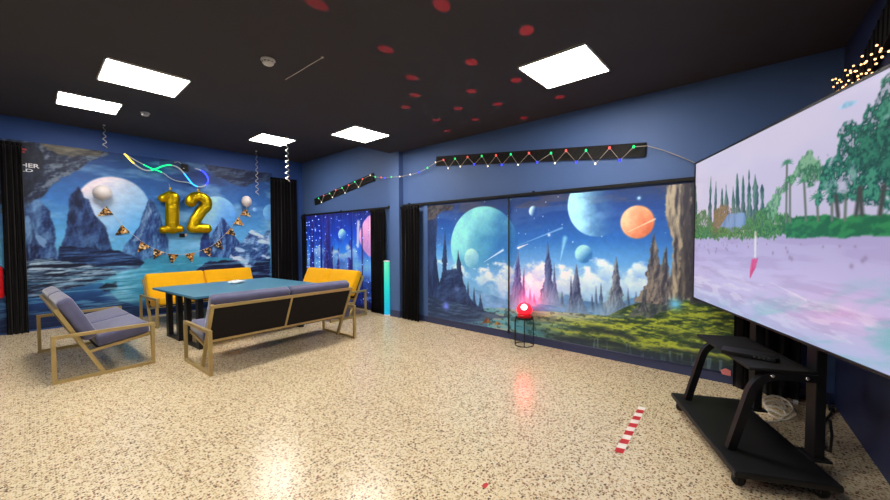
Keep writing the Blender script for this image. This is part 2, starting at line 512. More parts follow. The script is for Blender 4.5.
# ------------------------------------------------------------------ room shell
def quadbox(name, m, pts):
    mb = MB()
    for c, s in pts: mb.box(c, s)
    return struct(mb.build(name, m))
Y0 = -1.15
struct(MB().box(((XL+XB+0.2)/2, (Y0+YA+0.2)/2, -0.05), (XB+0.2-XL+0.1, YA+0.2-Y0, 0.1)).build('floor', MT['floor']))
cl = MB()
cl.box(((XL+XB)/2+0.05, (Y0+YSTEP)/2, ZLOW+0.25), (XB-XL+0.3, YSTEP-Y0, 0.5))
cl.box(((XL+XB)/2+0.05, (YSTEP+YA+0.2)/2, ZHI+0.1), (XB-XL+0.3, YA+0.2-YSTEP, 0.2))
struct(cl.build('ceiling', MT['ceil']))
struct(MB().box(((XL+XB)/2, YA+0.1, ZHI/2), (XB-XL+0.3, 0.2, ZHI)).build('wall_back', MT['wallfar']))
struct(MB().box((XB+0.1, (Y0+YA)/2, ZHI/2), (0.2, YA-Y0+0.3, ZHI)).build('wall_right', MT['wall']))
struct(MB().box((XL-0.1, (Y0+YA)/2, ZHI/2), (0.2, YA-Y0+0.3, ZHI)).build('wall_left', MT['navy']))
wc = MB(); xa, xb_ = XL-0.1, XB+0.1
wc.add([(xa, yc(xa), 0), (xb_, yc(xb_), 0), (xb_, yc(xb_), ZHI), (xa, yc(xa), ZHI), (xa, yc(xa)-0.2, 0), (xb_, yc(xb_)-0.2, 0), (xb_, yc(xb_)-0.2, ZHI), (xa, yc(xa)-0.2, ZHI)],
       [(0, 1, 2, 3), (7, 6, 5, 4), (0, 4, 5, 1), (3, 2, 6, 7), (0, 3, 7, 4), (1, 5, 6, 2)])
struct(wc.build('wall_front', MT['navy']))
struct(MB().box((XB-0.05, 4.945, ZLOW/2), (0.10, 0.25, ZLOW)).build('trim_1', MT['wall']))        # the pillar
struct(MB().box((XB-0.055, 4.945, 0.06), (0.11, 0.268, 0.12)).build('baseboard_pillar', MT['base'], bevel=0.004))
struct(MB().box((XB-0.009, 2.0, 0.05), (0.018, 4.9, 0.1)).build('baseboard_right', MT['base'], bevel=0.003))
struct(MB().box((XB-0.012, 4.24, 1.03), (0.024, 0.075, 1.86)).build('trim_2', MT['wall']))          # pale window frame strip beside the left blind
struct(MB().box((XB-0.009, 6.9, 0.05), (0.018, 2.9, 0.1)).build('baseboard_far', MT['base'], bevel=0.003))

# ------------------------------------------------------------------ mural on the back wall: moons, lake and crags
DA = Canvas(-0.34, 3.66, 0.03, 2.905, 0.0095)
DA.grad([(0.0, (28, 52, 96)), (0.45, (46, 92, 144)), (0.75, (88, 156, 196)), (1.05, (124, 190, 218)), (1.5, (120, 184, 226)), (2.1, (86, 142, 200)), (2.9, (56, 96, 150))])
W = DA.S
n = fbm(DA.S*1.6, DA.Z*5, 5); DA.put(np.clip((n-0.52)*3, 0, 0.5)*(DA.Z > 1.2), (176, 208, 232))
DA.put(np.clip((fbm(DA.S*1.2+9, DA.Z*2.5, 8)-0.5)*3, 0, .55)*(DA.Z > 2.2)*(DA.S > 1.6), (40, 58, 96))
# the large pale moon and the blue ones
DA.disc((0.970, 1.971), 0.475, (238, 228, 236), (128, 190, 236), (-0.8, 1), tex=0.12, tf=3, soft=0.015, ry=0.52, term=1.2)
DA.disc((2.537, 1.946), 0.34, (206, 236, 255), (110, 172, 232), (-0.9, 0.6), tex=0.2, tf=5, fade=(0.6, 0.8))
DA.disc((3.639, 2.002), 0.2, (150, 205, 245), (100, 150, 215), (-1, 0.3), tex=0.15)
DA.disc((3.271, 2.060), 0.045, (190, 225, 250), (120, 170, 220), (-1, 0.3))
# hazy far range
DA.poly([(1.012, 1.016), (1.071, 1.294), (1.197, 1.470), (1.298, 1.668), (1.390, 2.015), (1.450, 2.147), (1.521, 2.079), (1.576, 1.879), (1.630, 1.658), (1.700, 1.396), (1.721, 0.942)], (54, 88, 142), (120, 160, 204), seed=3, jit=0.02)
DA.poly([(1.166, 1.346), (1.297, 1.650), (1.405, 2.034), (1.450, 2.128), (1.459, 1.910), (1.382, 1.652), (1.277, 1.399)], (150, 176, 206), (90, 124, 170), seed=4, jit=0.035)
DA.poly([(2.311, 0.950), (2.355, 1.352), (2.485, 1.597), (2.618, 1.868), (2.727, 1.726), (2.837, 1.475), (3.068, 1.172), (3.186, 0.905)], (48, 80, 138), (120, 158, 206), seed=6, jit=0.02)
DA.poly([(2.422, 1.148), (2.500, 1.474), (2.617, 1.826), (2.593, 1.557), (2.512, 1.186)], (160, 186, 216), (100, 138, 186), seed=9, jit=0.03)
DA.poly([(2.193, 1.035), (2.235, 1.433), (2.307, 1.554), (2.376, 1.494), (2.401, 1.026)], (52, 82, 138), seed=12, jit=0.015)
# white peaks and slopes at the right
DA.poly([(2.636, 0.933), (2.912, 1.304), (3.199, 1.564), (3.409, 1.477), (3.588, 1.659), (3.565, 0.429), (2.707, 0.719)], (46, 78, 138), (158, 192, 228), seed=14, jit=0.05, tf=(7, 7))
m = np.clip((fbm((DA.S+DA.Z*-0.9)*3.2, (DA.Z+DA.S*.35)*9, 21, 5)-0.53)*7, 0, 0.95)
DA.put(m*DA.blur(DA.inside([(2.596, 0.810), (2.872, 1.262), (3.243, 1.696), (3.590, 1.795), (3.563, 0.360), (2.934, 0.444)])), (216, 230, 246))
# spire in front of the big moon
DA.poly([(0.272, 1.054), (0.323, 1.340), (0.385, 1.597), (0.402, 1.823), (0.419, 2.049), (0.456, 2.165), (0.491, 2.200), (0.527, 2.277), (0.560, 2.223), (0.592, 2.095), (0.651, 2.083), (0.693, 1.870), (0.775, 1.722), (0.847, 1.606), (0.902, 1.297), (0.934, 1.020)], (36, 56, 100), (84, 116, 164), seed=22, jit=0.016, tf=(10, 4))
# crags at the left edge
DA.poly([(-0.179, 1.077), (-0.154, 2.034), (-0.035, 2.074), (0.066, 2.068), (0.145, 1.950), (0.206, 1.844), (0.242, 1.594), (0.257, 1.309), (0.294, 1.053)], (40, 66, 116), (122, 158, 200), seed=24, jit=0.02, tf=(9, 4))
DA.poly([(-0.182, 0.957), (-0.160, 1.795), (-0.023, 1.772), (0.031, 1.528), (0.082, 1.126), (0.098, 0.907)], (34, 54, 98), (126, 158, 196), seed=26, jit=0.02, tf=(16, 4))
# overhang of the cave, with pale lit rim
DA.poly([(-0.263, 2.902), (-0.033, 2.904), (0.452, 2.920), (0.903, 2.903), (0.801, 2.784), (0.654, 2.678), (0.487, 2.507), (0.328, 2.391), (0.194, 2.188), (0.085, 2.038), (-0.059, 1.921), (-0.293, 1.789)], (56, 70, 100), (134, 146, 164), seed=28, jit=0.05, tf=(12, 12))
DA.poly([(0.129, 2.928), (0.452, 2.920), (0.878, 2.898), (0.752, 2.793), (0.470, 2.746), (0.210, 2.812)], (120, 116, 110), (166, 158, 140), seed=30, jit=0.05, tf=(5, 16), alpha=0.8)
DA.poly([(-0.264, 2.872), (0.067, 2.893), (0.165, 2.727), (0.159, 2.463), (0.028, 2.171), (-0.076, 2.011), (-0.289, 1.921)], (44, 54, 78), (66, 78, 104), seed=32, jit=0.03)
DA.poly([(2.251, 2.982), (3.612, 2.973), (3.608, 2.747), (2.976, 2.545), (2.490, 2.696)], (44, 58, 92), (96, 112, 140), seed=33, jit=0.06, tf=(8, 12), alpha=0.85)
# haze along the feet of the crags, lit snow on their left faces
hz_ = np.exp(-((DA.Z-1.22)/0.16)**2)*np.clip((fbm(DA.S*2.2, DA.Z*7, 250, 5)-0.30)*2.2, 0, 1)*np.clip((DA.S-0.35)*4, 0, 1)
DA.put(hz_*0.5, (128, 182, 220))
DA.put(np.clip((fbm(DA.S*9+DA.Z*3, DA.Z*5, 252, 5)-0.58)*8, 0, 0.8)*DA.blur(DA.inside([(-0.076, 1.254), (-0.049, 1.937), (0.060, 1.868), (0.152, 1.405), (0.187, 1.121)])), (150, 180, 214))
DA.put(np.clip((fbm(DA.S*11, DA.Z*4, 254, 5)-0.52)*6, 0, 0.7)*DA.blur(DA.inside([(0.295, 1.116), (0.402, 1.823), (0.466, 2.150), (0.538, 2.254), (0.586, 1.864), (0.670, 1.402), (0.809, 1.094)])), (30, 48, 88))
DA.put(np.clip((fbm(DA.S*3.2, DA.Z*4.2, 256, 5)-0.52)*4, 0, 0.6)*(DA.Z > 1.25)*np.clip((0.95-np.abs(DA.S-0.25))*2, 0, 1)*np.clip((2.3-DA.Z)*3, 0, 1)*0.5, (160, 196, 226))
# lake and shore
lake = DA.blur(DA.inside([(0.703, 0.795), (1.117, 0.975), (1.573, 1.118), (2.789, 1.010), (2.927, 0.099), (1.403, 0.114), (0.970, 0.354)]))
DA.put(lake*0.85, (88, 172, 200))
DA.poly([(0.250, 1.055), (0.300, 1.308), (0.595, 1.270), (0.914, 1.228), (1.202, 1.113), (1.367, 0.998), (1.280, 0.894), (0.982, 0.843), (0.564, 0.972)], (28, 48, 90), (92, 128, 172), seed=34, jit=0.03, tf=(4, 14))
DA.poly([(-0.194, 0.506), (-0.179, 1.077), (0.082, 1.126), (0.450, 1.045), (0.805, 0.924), (1.007, 0.824), (0.800, 0.719), (0.486, 0.648), (0.151, 0.524)], (26, 42, 76), (150, 172, 194), seed=36, jit=0.05, tf=(5, 22))
m = np.clip((fbm(DA.S*3.5, DA.Z*26, 40, 5)-0.55)*8, 0, 0.9)
DA.put(m*DA.blur(DA.inside([(-0.092, 0.646), (-0.021, 1.069), (0.405, 1.047), (1.088, 0.871), (0.901, 0.710), (0.395, 0.658)])), (190, 208, 222))
DA.poly([(0.735, 0.589), (0.824, 0.666), (0.964, 0.670), (0.962, 0.548), (0.821, 0.529)], (28, 46, 74), (48, 66, 92), seed=41, jit=0.02)
DA.poly([(2.137, 0.800), (2.346, 0.948), (2.637, 0.975), (2.943, 0.896), (3.060, 0.737), (2.743, 0.632), (2.306, 0.687)], (28, 42, 84), (56, 76, 122), seed=43, jit=0.04, tf=(6, 14))
DA.poly([(3.047, 0.084), (3.058, 0.650), (3.312, 0.899), (3.575, 0.976), (3.557, 0.017)], (30, 44, 84), (70, 92, 140), seed=45, jit=0.04, tf=(8, 10))
DA.put(np.clip((fbm(DA.S*2.2, DA.Z*30, 47, 4)-0.56)*6, 0, 0.55)*(DA.Z < 0.95), (150, 200, 224))
g = np.exp(-((DA.S-1.05)/0.26)**2)*(DA.Z < 0.95)*np.clip((fbm(DA.S*3, DA.Z*40, 49)-0.35)*3, 0, 1)
DA.put(g*0.75, (176, 220, 240))
DA.put(np.clip((0.35-DA.Z)*3, 0, 0.8), (28, 56, 100))

DA.mul(0.94+0.12*fbm(DA.S*14, DA.Z*22, 261, 5))
DA.im = np.clip(DA.im, 0, 1)**1.5*1.12
mural = thing('wall_mural', 'large blue mural of moons, crags and a lake covering the far wall', 'mural', (0, 0, 0))
DA.sheet('print', lambda s, z: (s, YA-0.012, z), (0, -1, 0), 0.01, paint_mat('printed mural film', 0.5), mural, gain=1.0)
def lettering(txt, x0, zmid, h, wide, m, parent):
    cu = bpy.data.curves.new('lettering', 'FONT'); cu.body = txt; cu.size = h/0.72; cu.extrude = 0.0015; cu.offset = 0.002*h/0.07
    t = bpy.data.objects.new('lettering', cu); COL.objects.link(t)
    me = bpy.data.meshes.new_from_object(t.evaluated_get(bpy.context.evaluated_depsgraph_get()))
    bpy.data.objects.remove(t)
    me.materials.clear(); me.materials.append(m)
    w = max(v.co.x for v in me.vertices)-min(v.co.x for v in me.vertices); x_ = min(v.co.x for v in me.vertices)
    for v in me.vertices:
        v.co.x = x0 + (v.co.x-x_)/w*wide; y = v.co.y
        d = v.co.z
        v.co.y = YA-0.0145-d; v.co.z = zmid-h/2+y
    me.name = 'lettering'
    o = bpy.data.objects.new('lettering', me); COL.objects.link(o); o.parent = parent
    return o
LW = mat('white print', srgb(228, 232, 238), 0.5)
a, b_ = (-0.077, 2.544), (0.114, 2.542)
lettering('HER', a[0], (a[1]+b_[1])/2, 0.062, b_[0]-a[0], LW, mural)['label'] = 'white block letters HER'
a, b_ = (-0.084, 2.466), (0.046, 2.469)
lettering('LD', a[0], (a[1]+b_[1])/2, 0.045, b_[0]-a[0], LW, mural)['label'] = 'white block letters LD'
a = (-0.057, 2.742)
pr = MB()
for (dx, dz, w, h_) in ((0.0, 0.035, 0.09, 0.025), (-0.01, -0.005, 0.075, 0.022), (-0.03, -0.03, 0.03, 0.07)):
    pr.box((a[0]+dx, YA-0.0135, a[1]+dz), (w, 0.003, h_))
pr.build('emblem', mat('red print', srgb(196, 52, 60), 0.5), mural)['label'] = 'red emblem beside the curtain'

# ------------------------------------------------------------------ blinds on the right wall: planets over a green valley
DB = Canvas(-4.205, -0.14, 0.1, 1.945, 0.007)
DB.grad([(0.1, (60, 80, 70)), (0.55, (110, 160, 176)), (0.85, (172, 208, 232)), (1.1, (110, 176, 232)), (1.4, (54, 118, 196)), (1.7, (38, 84, 158)), (1.95, (40, 66, 116))])
n = fbm(DB.S*2.5, DB.Z*9, 60, 5)
DB.put(np.clip((n-0.5)*2.5, 0, 0.45)*(DB.Z > 1.3), (84, 116, 180))
DB.put(np.clip((fbm(DB.S*3, DB.Z*12, 66, 5)-0.5)*3, 0, 0.5)*(DB.Z > 1.8), (104, 92, 104))
for i in range(46):
    rs = random.random(); DB.glow((-4.2+4.0*random.random(), 1.25+0.7*random.random()), 0.006+0.009*rs, (220, 235, 255), 0.9)
# big planets
DB.disc((-3.096, 1.291), 0.60, (150, 228, 234), (34, 108, 184), (-0.9, 0.75), tex=0.22, tf=5, seed=61, fade=(0.42, 1.0), ry=0.58, term=1.5)
DB.put(np.clip((1.06-DB.Z)*5, 0, 0.8)*(DB.S < -2.5), (120, 180, 228))
DB.disc((-3.289, 1.101), 0.135, (190, 236, 236), (98, 170, 214), (-0.6, 1), tex=0.15, tf=9, seed=63, ry=0.15)
DB.disc((-1.461, 1.797), 0.35, (176, 236, 252), (30, 66, 140), (-1, -0.15), tex=0.2, tf=9, seed=64, fade=(0.0, 1.25), term=1.35, ry=0.38)
DB.disc((-1.035, 1.573), 0.168, (252, 206, 170), (214, 122, 90), (-0.8, 0.7), tex=0.35, tf=12, seed=65, soft=0.01, ry=0.18)
DB.line((-1.125, 1.466), (-0.863, 1.599), 0.012, (255, 226, 200), 0.8)
DB.disc((-2.278, 1.759), 0.06, (200, 236, 250), (44, 90, 160), (-1, 0.4), term=2.2, ry=0.066)
DB.disc((-1.613, 1.210), 0.105, (170, 228, 240), (60, 126, 194), (-0.8, 0.8), term=1.8, tex=0.15, ry=0.11)
DB.line((-3.061, 1.057), (-2.737, 1.238), 0.02, (214, 238, 252), 0.9)
DB.line((-2.515, 1.297), (-1.882, 1.527), 0.016, (170, 215, 246), 0.6); DB.line((-1.905, 1.103), (-1.843, 1.403), 0.035, (150, 214, 240), 0.8)
DB.line((-2.350, 1.325), (-2.500, 1.270), 0.02, (255, 255, 255), 0.9); DB.glow((-2.053, 1.442), 0.03, (255, 255, 255), 0.9); DB.glow((-1.019, 1.832), 0.03, (210, 240, 255), 0.9)
# clouds
DB.clouds([(-3.927, 1.023)+(0.2, 0.06), (-3.512, 0.885)+(0.22, 0.2), (-3.097, 0.820)+(0.22, 0.17), (-2.753, 0.759)+(0.26, 0.24), (-2.672, 0.933)+(0.13, 0.16), (-2.260, 0.772)+(0.25, 0.22), (-2.175, 0.962)+(0.13, 0.15),
           (-1.878, 0.829)+(0.22, 0.2), (-1.510, 0.834)+(0.22, 0.2), (-1.353, 1.009)+(0.17, 0.16), (-1.078, 0.915)+(0.24, 0.2), (-0.951, 1.054)+(0.16, 0.1), (-0.901, 0.842)+(0.2, 0.14)], (244, 250, 255), (140, 190, 232), seed=70)
# hazy hills
def ridge(C, pts, c, c2, seed, amp=0.03, f=6, alpha=1.0, zmin=0.0):
    s = [p[0] for p in pts]; z = [p[1] for p in pts]
    o = np.argsort(s); h = np.interp(C.S, np.array(s)[o], np.array(z)[o]) + amp*(fbm(C.S*f, C.S*0+seed, seed, 5)-0.5)*2
    t = np.clip((fbm(C.S*7, C.Z*16, seed+3, 5)-0.5)*2.2+0.5, 0, 1)[..., None]
    C.put(C.sm(h-C.Z)*alpha, (np.array(c)*(1-t)+np.array(c2)*t)/255.0)
ridge(DB, [(-3.613, 0.596), (-3.395, 0.662), (-3.097, 0.628), (-2.786, 0.558), (-2.467, 0.537), (-1.955, 0.620), (-1.650, 0.580)], (98, 148, 204), (132, 178, 222), 72, 0.03)
ridge(DB, [(-2.786, 0.358), (-1.955, 0.620), (-1.826, 0.721), (-1.651, 0.653), (-1.417, 0.631), (-0.997, 0.768), (-0.854, 0.846), (-0.542, 0.774)], (84, 132, 186), (120, 168, 210), 74, 0.04)
# needles
fogc = (140, 180, 214)
LV, DV = (112, 128, 186), (66, 80, 140)
DB.spire((-2.513, 0.449), (-2.500, 1.256), 0.17, LV, DV, 75, fogc, 1.3); DB.spire((-2.421, 0.487), (-2.408, 1.002), 0.06, LV, DV, 76, fogc)
DB.spire((-2.049, 0.545), (-2.072, 1.365), 0.16, (104, 128, 176), (54, 72, 124), 77, fogc, 1.3); DB.spire((-1.968, 0.580), (-1.984, 1.087), 0.06, (104, 128, 176), (54, 72, 124), 78, fogc)
DB.spire((-1.698, 0.476), (-1.698, 1.087), 0.16, (118, 136, 168), (56, 70, 108), 79, fogc, 1.3); DB.spire((-1.761, 0.468), (-1.764, 0.936), 0.05, (118, 136, 168), (56, 70, 108), 80, fogc)
DB.spire((-1.240, 0.492), (-1.247, 1.197), 0.18, (150, 158, 170), (64, 74, 102), 81, fogc, 1.3)
for k, (b_, p_) in enumerate([((-1.461, 0.532), (-1.464, 0.838)), ((-1.405, 0.539), (-1.408, 0.878)), ((-1.508, 0.526), (-1.509, 0.739)), ((-2.317, 0.500), (-2.318, 0.740)), ((-2.259, 0.507), (-2.260, 0.679)), ((-1.876, 0.528), (-1.877, 0.741)), ((-1.115, 0.577), (-1.118, 0.845)), ((-1.035, 0.632), (-1.037, 0.808))]):
    DB.spire(b_, p_, 0.045, (104, 132, 170), (64, 88, 130), 82+k, fogc)
# mist and valley
valley = [(-4.297, 0.194), (-3.319, 0.334), (-2.786, 0.415), (-2.173, 0.452), (-1.590, 0.491), (-1.349, 0.500), (-1.157, 0.617), (-0.996, 0.702), (-0.806, 0.755), (-0.459, 0.783), (-0.151, 0.760)]
s = [p[0] for p in valley]; z = [p[1] for p in valley]
hv = np.interp(DB.S, s, z) + 0.02*(fbm(DB.S*8, DB.S*0, 90)-0.5)
land = DB.sm(hv-DB.Z)
t = fbm(DB.S*2.2, DB.Z*11, 91, 5); t = np.clip((t-0.5)*3+0.5, 0, 1)
right = np.clip((DB.S+2.5)/1.1, 0, 1)
mist = (np.array((158, 166, 150))[None, None]*(1-t[..., None])+np.array((108, 166, 184))[None, None]*t[..., None])
t2 = np.clip(0.42+(fbm(DB.S*3.5, DB.Z*14, 191, 6)-0.5)*1.6+7*(fbm(DB.S*6, DB.Z*18, 192, 6)-fbm(DB.S*6-0.05, (DB.Z+0.014)*18, 192, 6)), 0, 1)
grass = (np.array((58, 84, 62))[None, None]*(1-t2[..., None])+np.array((168, 182, 72))[None, None]*t2[..., None])
DB.put(land, (mist*(1-right[..., None])+grass*right[..., None])/255.0)
DB.put(land*np.clip(1-np.abs(DB.Z-0.47)/0.10, 0, 1)*0.8*np.clip((-1.2-DB.S)*2, 0, 1), (196, 200, 184))
DB.put(land*np.clip(1-np.abs(DB.Z-0.53)/0.05, 0, 1)*0.75*np.clip((-1.0-DB.S)*2, 0, 1)*(DB.S > -2.8), (204, 228, 240))
DB.put(land*np.clip((fbm(DB.S*2.0, DB.Z*18, 93, 5)-0.46)*6, 0, 0.85)*np.clip((-2.0-DB.S)*3, 0, 1)*np.clip((0.40-DB.Z)*12, 0, 1), (92, 164, 186))
# terraces: dark cliffs under bright turf
tw = DB.Z + 0.10*(fbm(DB.S*1.6, DB.S*0, 194, 5)-0.5) + 0.04*(fbm(DB.S*9, DB.Z*9, 197, 4)-0.5)
for z0, h0, s0 in ((0.17, 0.055, -2.3), (0.30, 0.05, -1.9), (0.41, 0.035, -1.3), (0.235, 0.03, -1.2)):
    gate = np.clip((fbm(DB.S*1.3+z0*40, DB.S*0, 195, 3)-0.36)*7, 0, 1)*np.clip((DB.S-s0)*2, 0, 1)
    DB.put(land*gate*np.clip(1.15-np.abs(tw-z0)/h0, 0, 1)*0.9, (44, 58, 70))
    DB.put(land*gate*np.clip(1.1-np.abs(tw-z0-h0*1.5)/(h0*0.6), 0, 1)*0.85, (186, 196, 84))
DB.put(land*np.clip((fbm(DB.S*16, DB.Z*30, 198, 4)-0.56)*7, 0, 0.5), (40, 62, 58))
DB.put(np.clip((0.21-DB.Z)*9, 0, 0.9)*np.clip((DB.S+2.2)*1.5, 0, 1), (48, 62, 84))
DB.put(np.clip((fbm(DB.S*24, DB.Z*2.5, 96)-0.62)*6, 0, 0.6)*(DB.Z < 0.22)*right, (116, 140, 152))
# rock column and its companions
ST, SD = (184, 174, 154), (74, 72, 86)
DB.poly([(-0.935, 0.535), (-1.115, 0.532), (-1.055, 0.629), (-0.996, 0.702), (-0.919, 0.732), (-0.663, 0.802), (-0.592, 0.727), (-0.731, 0.627)], (60, 74, 84), (116, 124, 116), seed=98, jit=0.03, tf=(16, 8))
DB.spire((-0.852, 0.697), (-0.873, 1.462), 0.18, (150, 142, 134), (70, 72, 88), 99, None, 1.15); DB.spire((-0.787, 0.726), (-0.758, 1.315), 0.14, (150, 142, 134), (70, 72, 88), 100, None, 1.15)
DB.spire((-0.956, 0.598), (-0.959, 0.880), 0.05, (130, 134, 136), (66, 74, 90), 101)
DB.poly([(-0.751, 0.751), (-0.709, 1.005), (-0.706, 1.377), (-0.745, 1.646), (-0.757, 1.936), (-0.526, 1.953), (-0.492, 0.799)], ST, SD, seed=102, jit=0.035, tf=(22, 3))
DB.poly([(-0.654, 0.782), (-0.616, 1.174), (-0.613, 1.579), (-0.626, 1.923), (-0.526, 1.953), (-0.459, 0.783)], (122, 116, 110), (70, 70, 82), seed=104, jit=0.05, tf=(26, 3), alpha=0.8)
DB.poly([(-0.542, 0.753), (-0.559, 1.976), (-0.031, 1.955), (-0.010, 0.740)], (92, 90, 98), (60, 62, 76), seed=106, jit=0.03, tf=(12, 3))
DB.glow((-0.670, 0.718), 0.09, (130, 220, 255), 0.9)
# dark cliffs on the left
LD, LD2 = (38, 56, 96), (62, 84, 128)
DB.poly([(-4.297, 0.092), (-4.282, 1.949), (-4.009, 1.932), (-3.989, 1.639), (-4.014, 1.216), (-3.972, 0.858), (-3.908, 0.472), (-3.845, 0.155)], LD, LD2, seed=108, jit=0.016, tf=(12, 4))
DB.poly([(-4.377, 1.955), (-3.608, 1.938), (-3.669, 1.848), (-3.922, 1.830), (-4.010, 1.737), (-4.379, 1.685)], (52, 52, 62), (92, 88, 92), seed=110, jit=0.025, tf=(14, 14))
DB.spire((-3.845, 0.219), (-3.816, 1.554), 0.17, LD2, LD, 112, None, 1.15); DB.spire((-3.494, 0.265), (-3.550, 1.224), 0.2, LD2, LD, 113, None, 1.15)
DB.spire((-3.676, 0.242), (-3.673, 0.970), 0.1, LD2, LD, 114)
for k, (b_, p_) in enumerate([((-3.358, 0.253), (-3.356, 0.757)), ((-3.244, 0.268), (-3.243, 0.675)), ((-3.115, 0.285), (-3.133, 0.595))]):
    DB.spire(b_, p_, 0.075, (70, 96, 140), (48, 68, 110), 115+k, None, 1.15)
DB.poly([(-4.157, 0.078), (-3.995, 0.595), (-3.863, 0.864), (-3.715, 0.905), (-3.592, 0.943), (-3.472, 0.825), (-3.376, 0.587), (-3.244, 0.419), (-2.956, 0.321), (-3.320, 0.166)], (36, 52, 92), (70, 94, 138), seed=125, jit=0.03, tf=(8, 8), alpha=0.95)
DB.poly([(-4.346, -0.018), (-4.295, 0.433), (-3.931, 0.404), (-3.474, 0.392), (-3.026, 0.341), (-2.655, 0.305), (-3.320, 0.136)], (44, 62, 94), (84, 108, 140), seed=120, jit=0.03, tf=(5, 16), alpha=0.9)
DB.put(np.clip((0.2-DB.Z)*8, 0, 0.55)*(DB.S < -3.0), (64, 84, 120))
DB.glow((-3.802, 0.322), 0.1, (130, 150, 255), 0.9); DB.glow((-3.573, 0.616), 0.07, (130, 150, 220), 0.6)
DB.poly([(-3.116, 0.151), (-3.008, 0.256), (-2.921, 0.181)], (170, 120, 70), (110, 80, 60), seed=122, jit=0.015)
DB.poly([(-2.887, 0.157), (-2.836, 0.222), (-2.753, 0.178)], (170, 130, 80), (110, 80, 60), seed=123, jit=0.01)
film = paint_mat('printed blind fabric', 0.42)
split = int(np.argmin(np.abs(DB.s+2.637)))
b1 = thing('printed_blind', 'printed blind with the big teal planet and dark cliffs, left of the dark seam', 'blind', (0, 0, 0), 0, 'planet blinds')
DB.mul(0.95+0.10*fbm(DB.S*30, DB.Z*30, 260, 4))
DB.im = np.clip(DB.im, 0, 1)**1.15
DB.sheet('print', lambda s, z: (XB-0.022, -s, z), (-1, 0, 0), 0.006, film, b1, (0, split-1), 1.3)
MB().tube([(XB-0.022, 4.2, 0.1), (XB-0.022, 2.645, 0.1)], 0.009, 8).build('bottom_bar', MT['base'], b1)
b2 = thing('printed_blind', 'printed blind with the orange planet, rock needles and green valley', 'blind', (0, 0, 0), 0, 'planet blinds')
DB.sheet('print', lambda s, z: (XB-0.022, -s, z), (-1, 0, 0), 0.006, film, b2, (split+1, DB.nx), 1.3)
MB().tube([(XB-0.022, 2.628, 0.1), (XB-0.022, 0.16, 0.1)], 0.009, 8).build('bottom_bar', MT['base'], b2)
ch = thing('blind_cord', 'thin dark cord hanging down the seam between the two planet blinds', 'cord', (XB-0.04, 2.637, 0.1))
MB().tube([(0, 0, 0), (0.004, 0, 0.9), (0, 0, 1.86)], 0.008, 6).build('cord', MT['darkcord'], ch)
MB().lathe([(0.006, 0), (0.015, 0.01), (0.015, 0.05), (0.006, 0.06)], (0, 0, -0.02), 10).build('weight', MT['darkcord'], ch)

# ------------------------------------------------------------------ far printed curtain, saturated blue forest with a pink planet
DC = Canvas(-8.3, -5.66, 0.06, 1.95, 0.014)
DC.grad([(0.06, (30, 44, 130)), (0.5, (60, 110, 220)), (0.85, (120, 190, 250)), (1.15, (50, 130, 240)), (1.5, (24, 72, 206)), (1.95, (26, 40, 130))])
DC.put(np.clip((fbm(DC.S*2.5, DC.Z*2.5, 130, 5)-0.5)*3, 0, 0.5), (30, 40, 160))
DC.disc((-5.364, 1.455), 0.72, (236, 170, 226), (126, 96, 190), (-0.8, 0.5), tex=0.3, tf=5, seed=131, ry=0.46)
DC.line((-6.124, 1.260), (-6.098, 1.742), 0.05, (240, 236, 255), 0.8, False)
DC.disc((-6.688, 1.497), 0.16, (180, 240, 250), (50, 110, 210), (-0.5, 0.8), term=1.8, ry=0.12)
for i, (b_, p_, w) in enumerate([((-7.968, 0.202), (-7.908, 2.198), .16), ((-7.357, 0.031), (-7.257, 2.267), .17), ((-7.140, 0.499), (-7.081, 1.250), .1), ((-6.421, 0.342), (-6.399, 1.381), .12), ((-6.863, 0.519), (-6.847, 1.209), .06), ((-8.307, -0.072), (-8.234, 2.219), .2)]):
    DC.spire(b_, p_, w, (60, 60, 170), (36, 30, 110), 132+i, None, 0.35)
DC.clouds([(-7.627, 1.107)+(0.3, 0.14), (-6.812, 1.038)+(0.5, 0.12), (-6.369, 1.133)+(0.25, 0.16)], (190, 224, 255), (90, 150, 240), seed=140)
DC.put(np.clip((fbm(DC.S*5, DC.Z*9, 141, 5)-0.5)*5, 0, 0.8)*np.clip((0.75-DC.Z)*3, 0, 1), (20, 24, 90))
DC.put(np.clip((fbm(DC.S*6, DC.Z*14, 142, 5)-0.55)*6, 0, 0.8)*np.clip((0.8-DC.Z)*3, 0, 1), (110, 160, 250))
for i in range(70): DC.glow((-8.2+2.5*random.random(), 0.8+1.1*random.random()), 0.02, (200, 220, 255), 0.7)
b3 = thing('printed_curtain', 'deep blue printed curtain with pink planet behind the yellow sofas', 'curtain', (0, 0, 0))
def wavy(s, z): return (XB-0.045-0.010*np.sin(s*16)-0.005*np.sin(s*37+1), -s, z)
DC.sheet('print', wavy, (-1, 0, 0), 0.004, film, b3, None, 1.35)

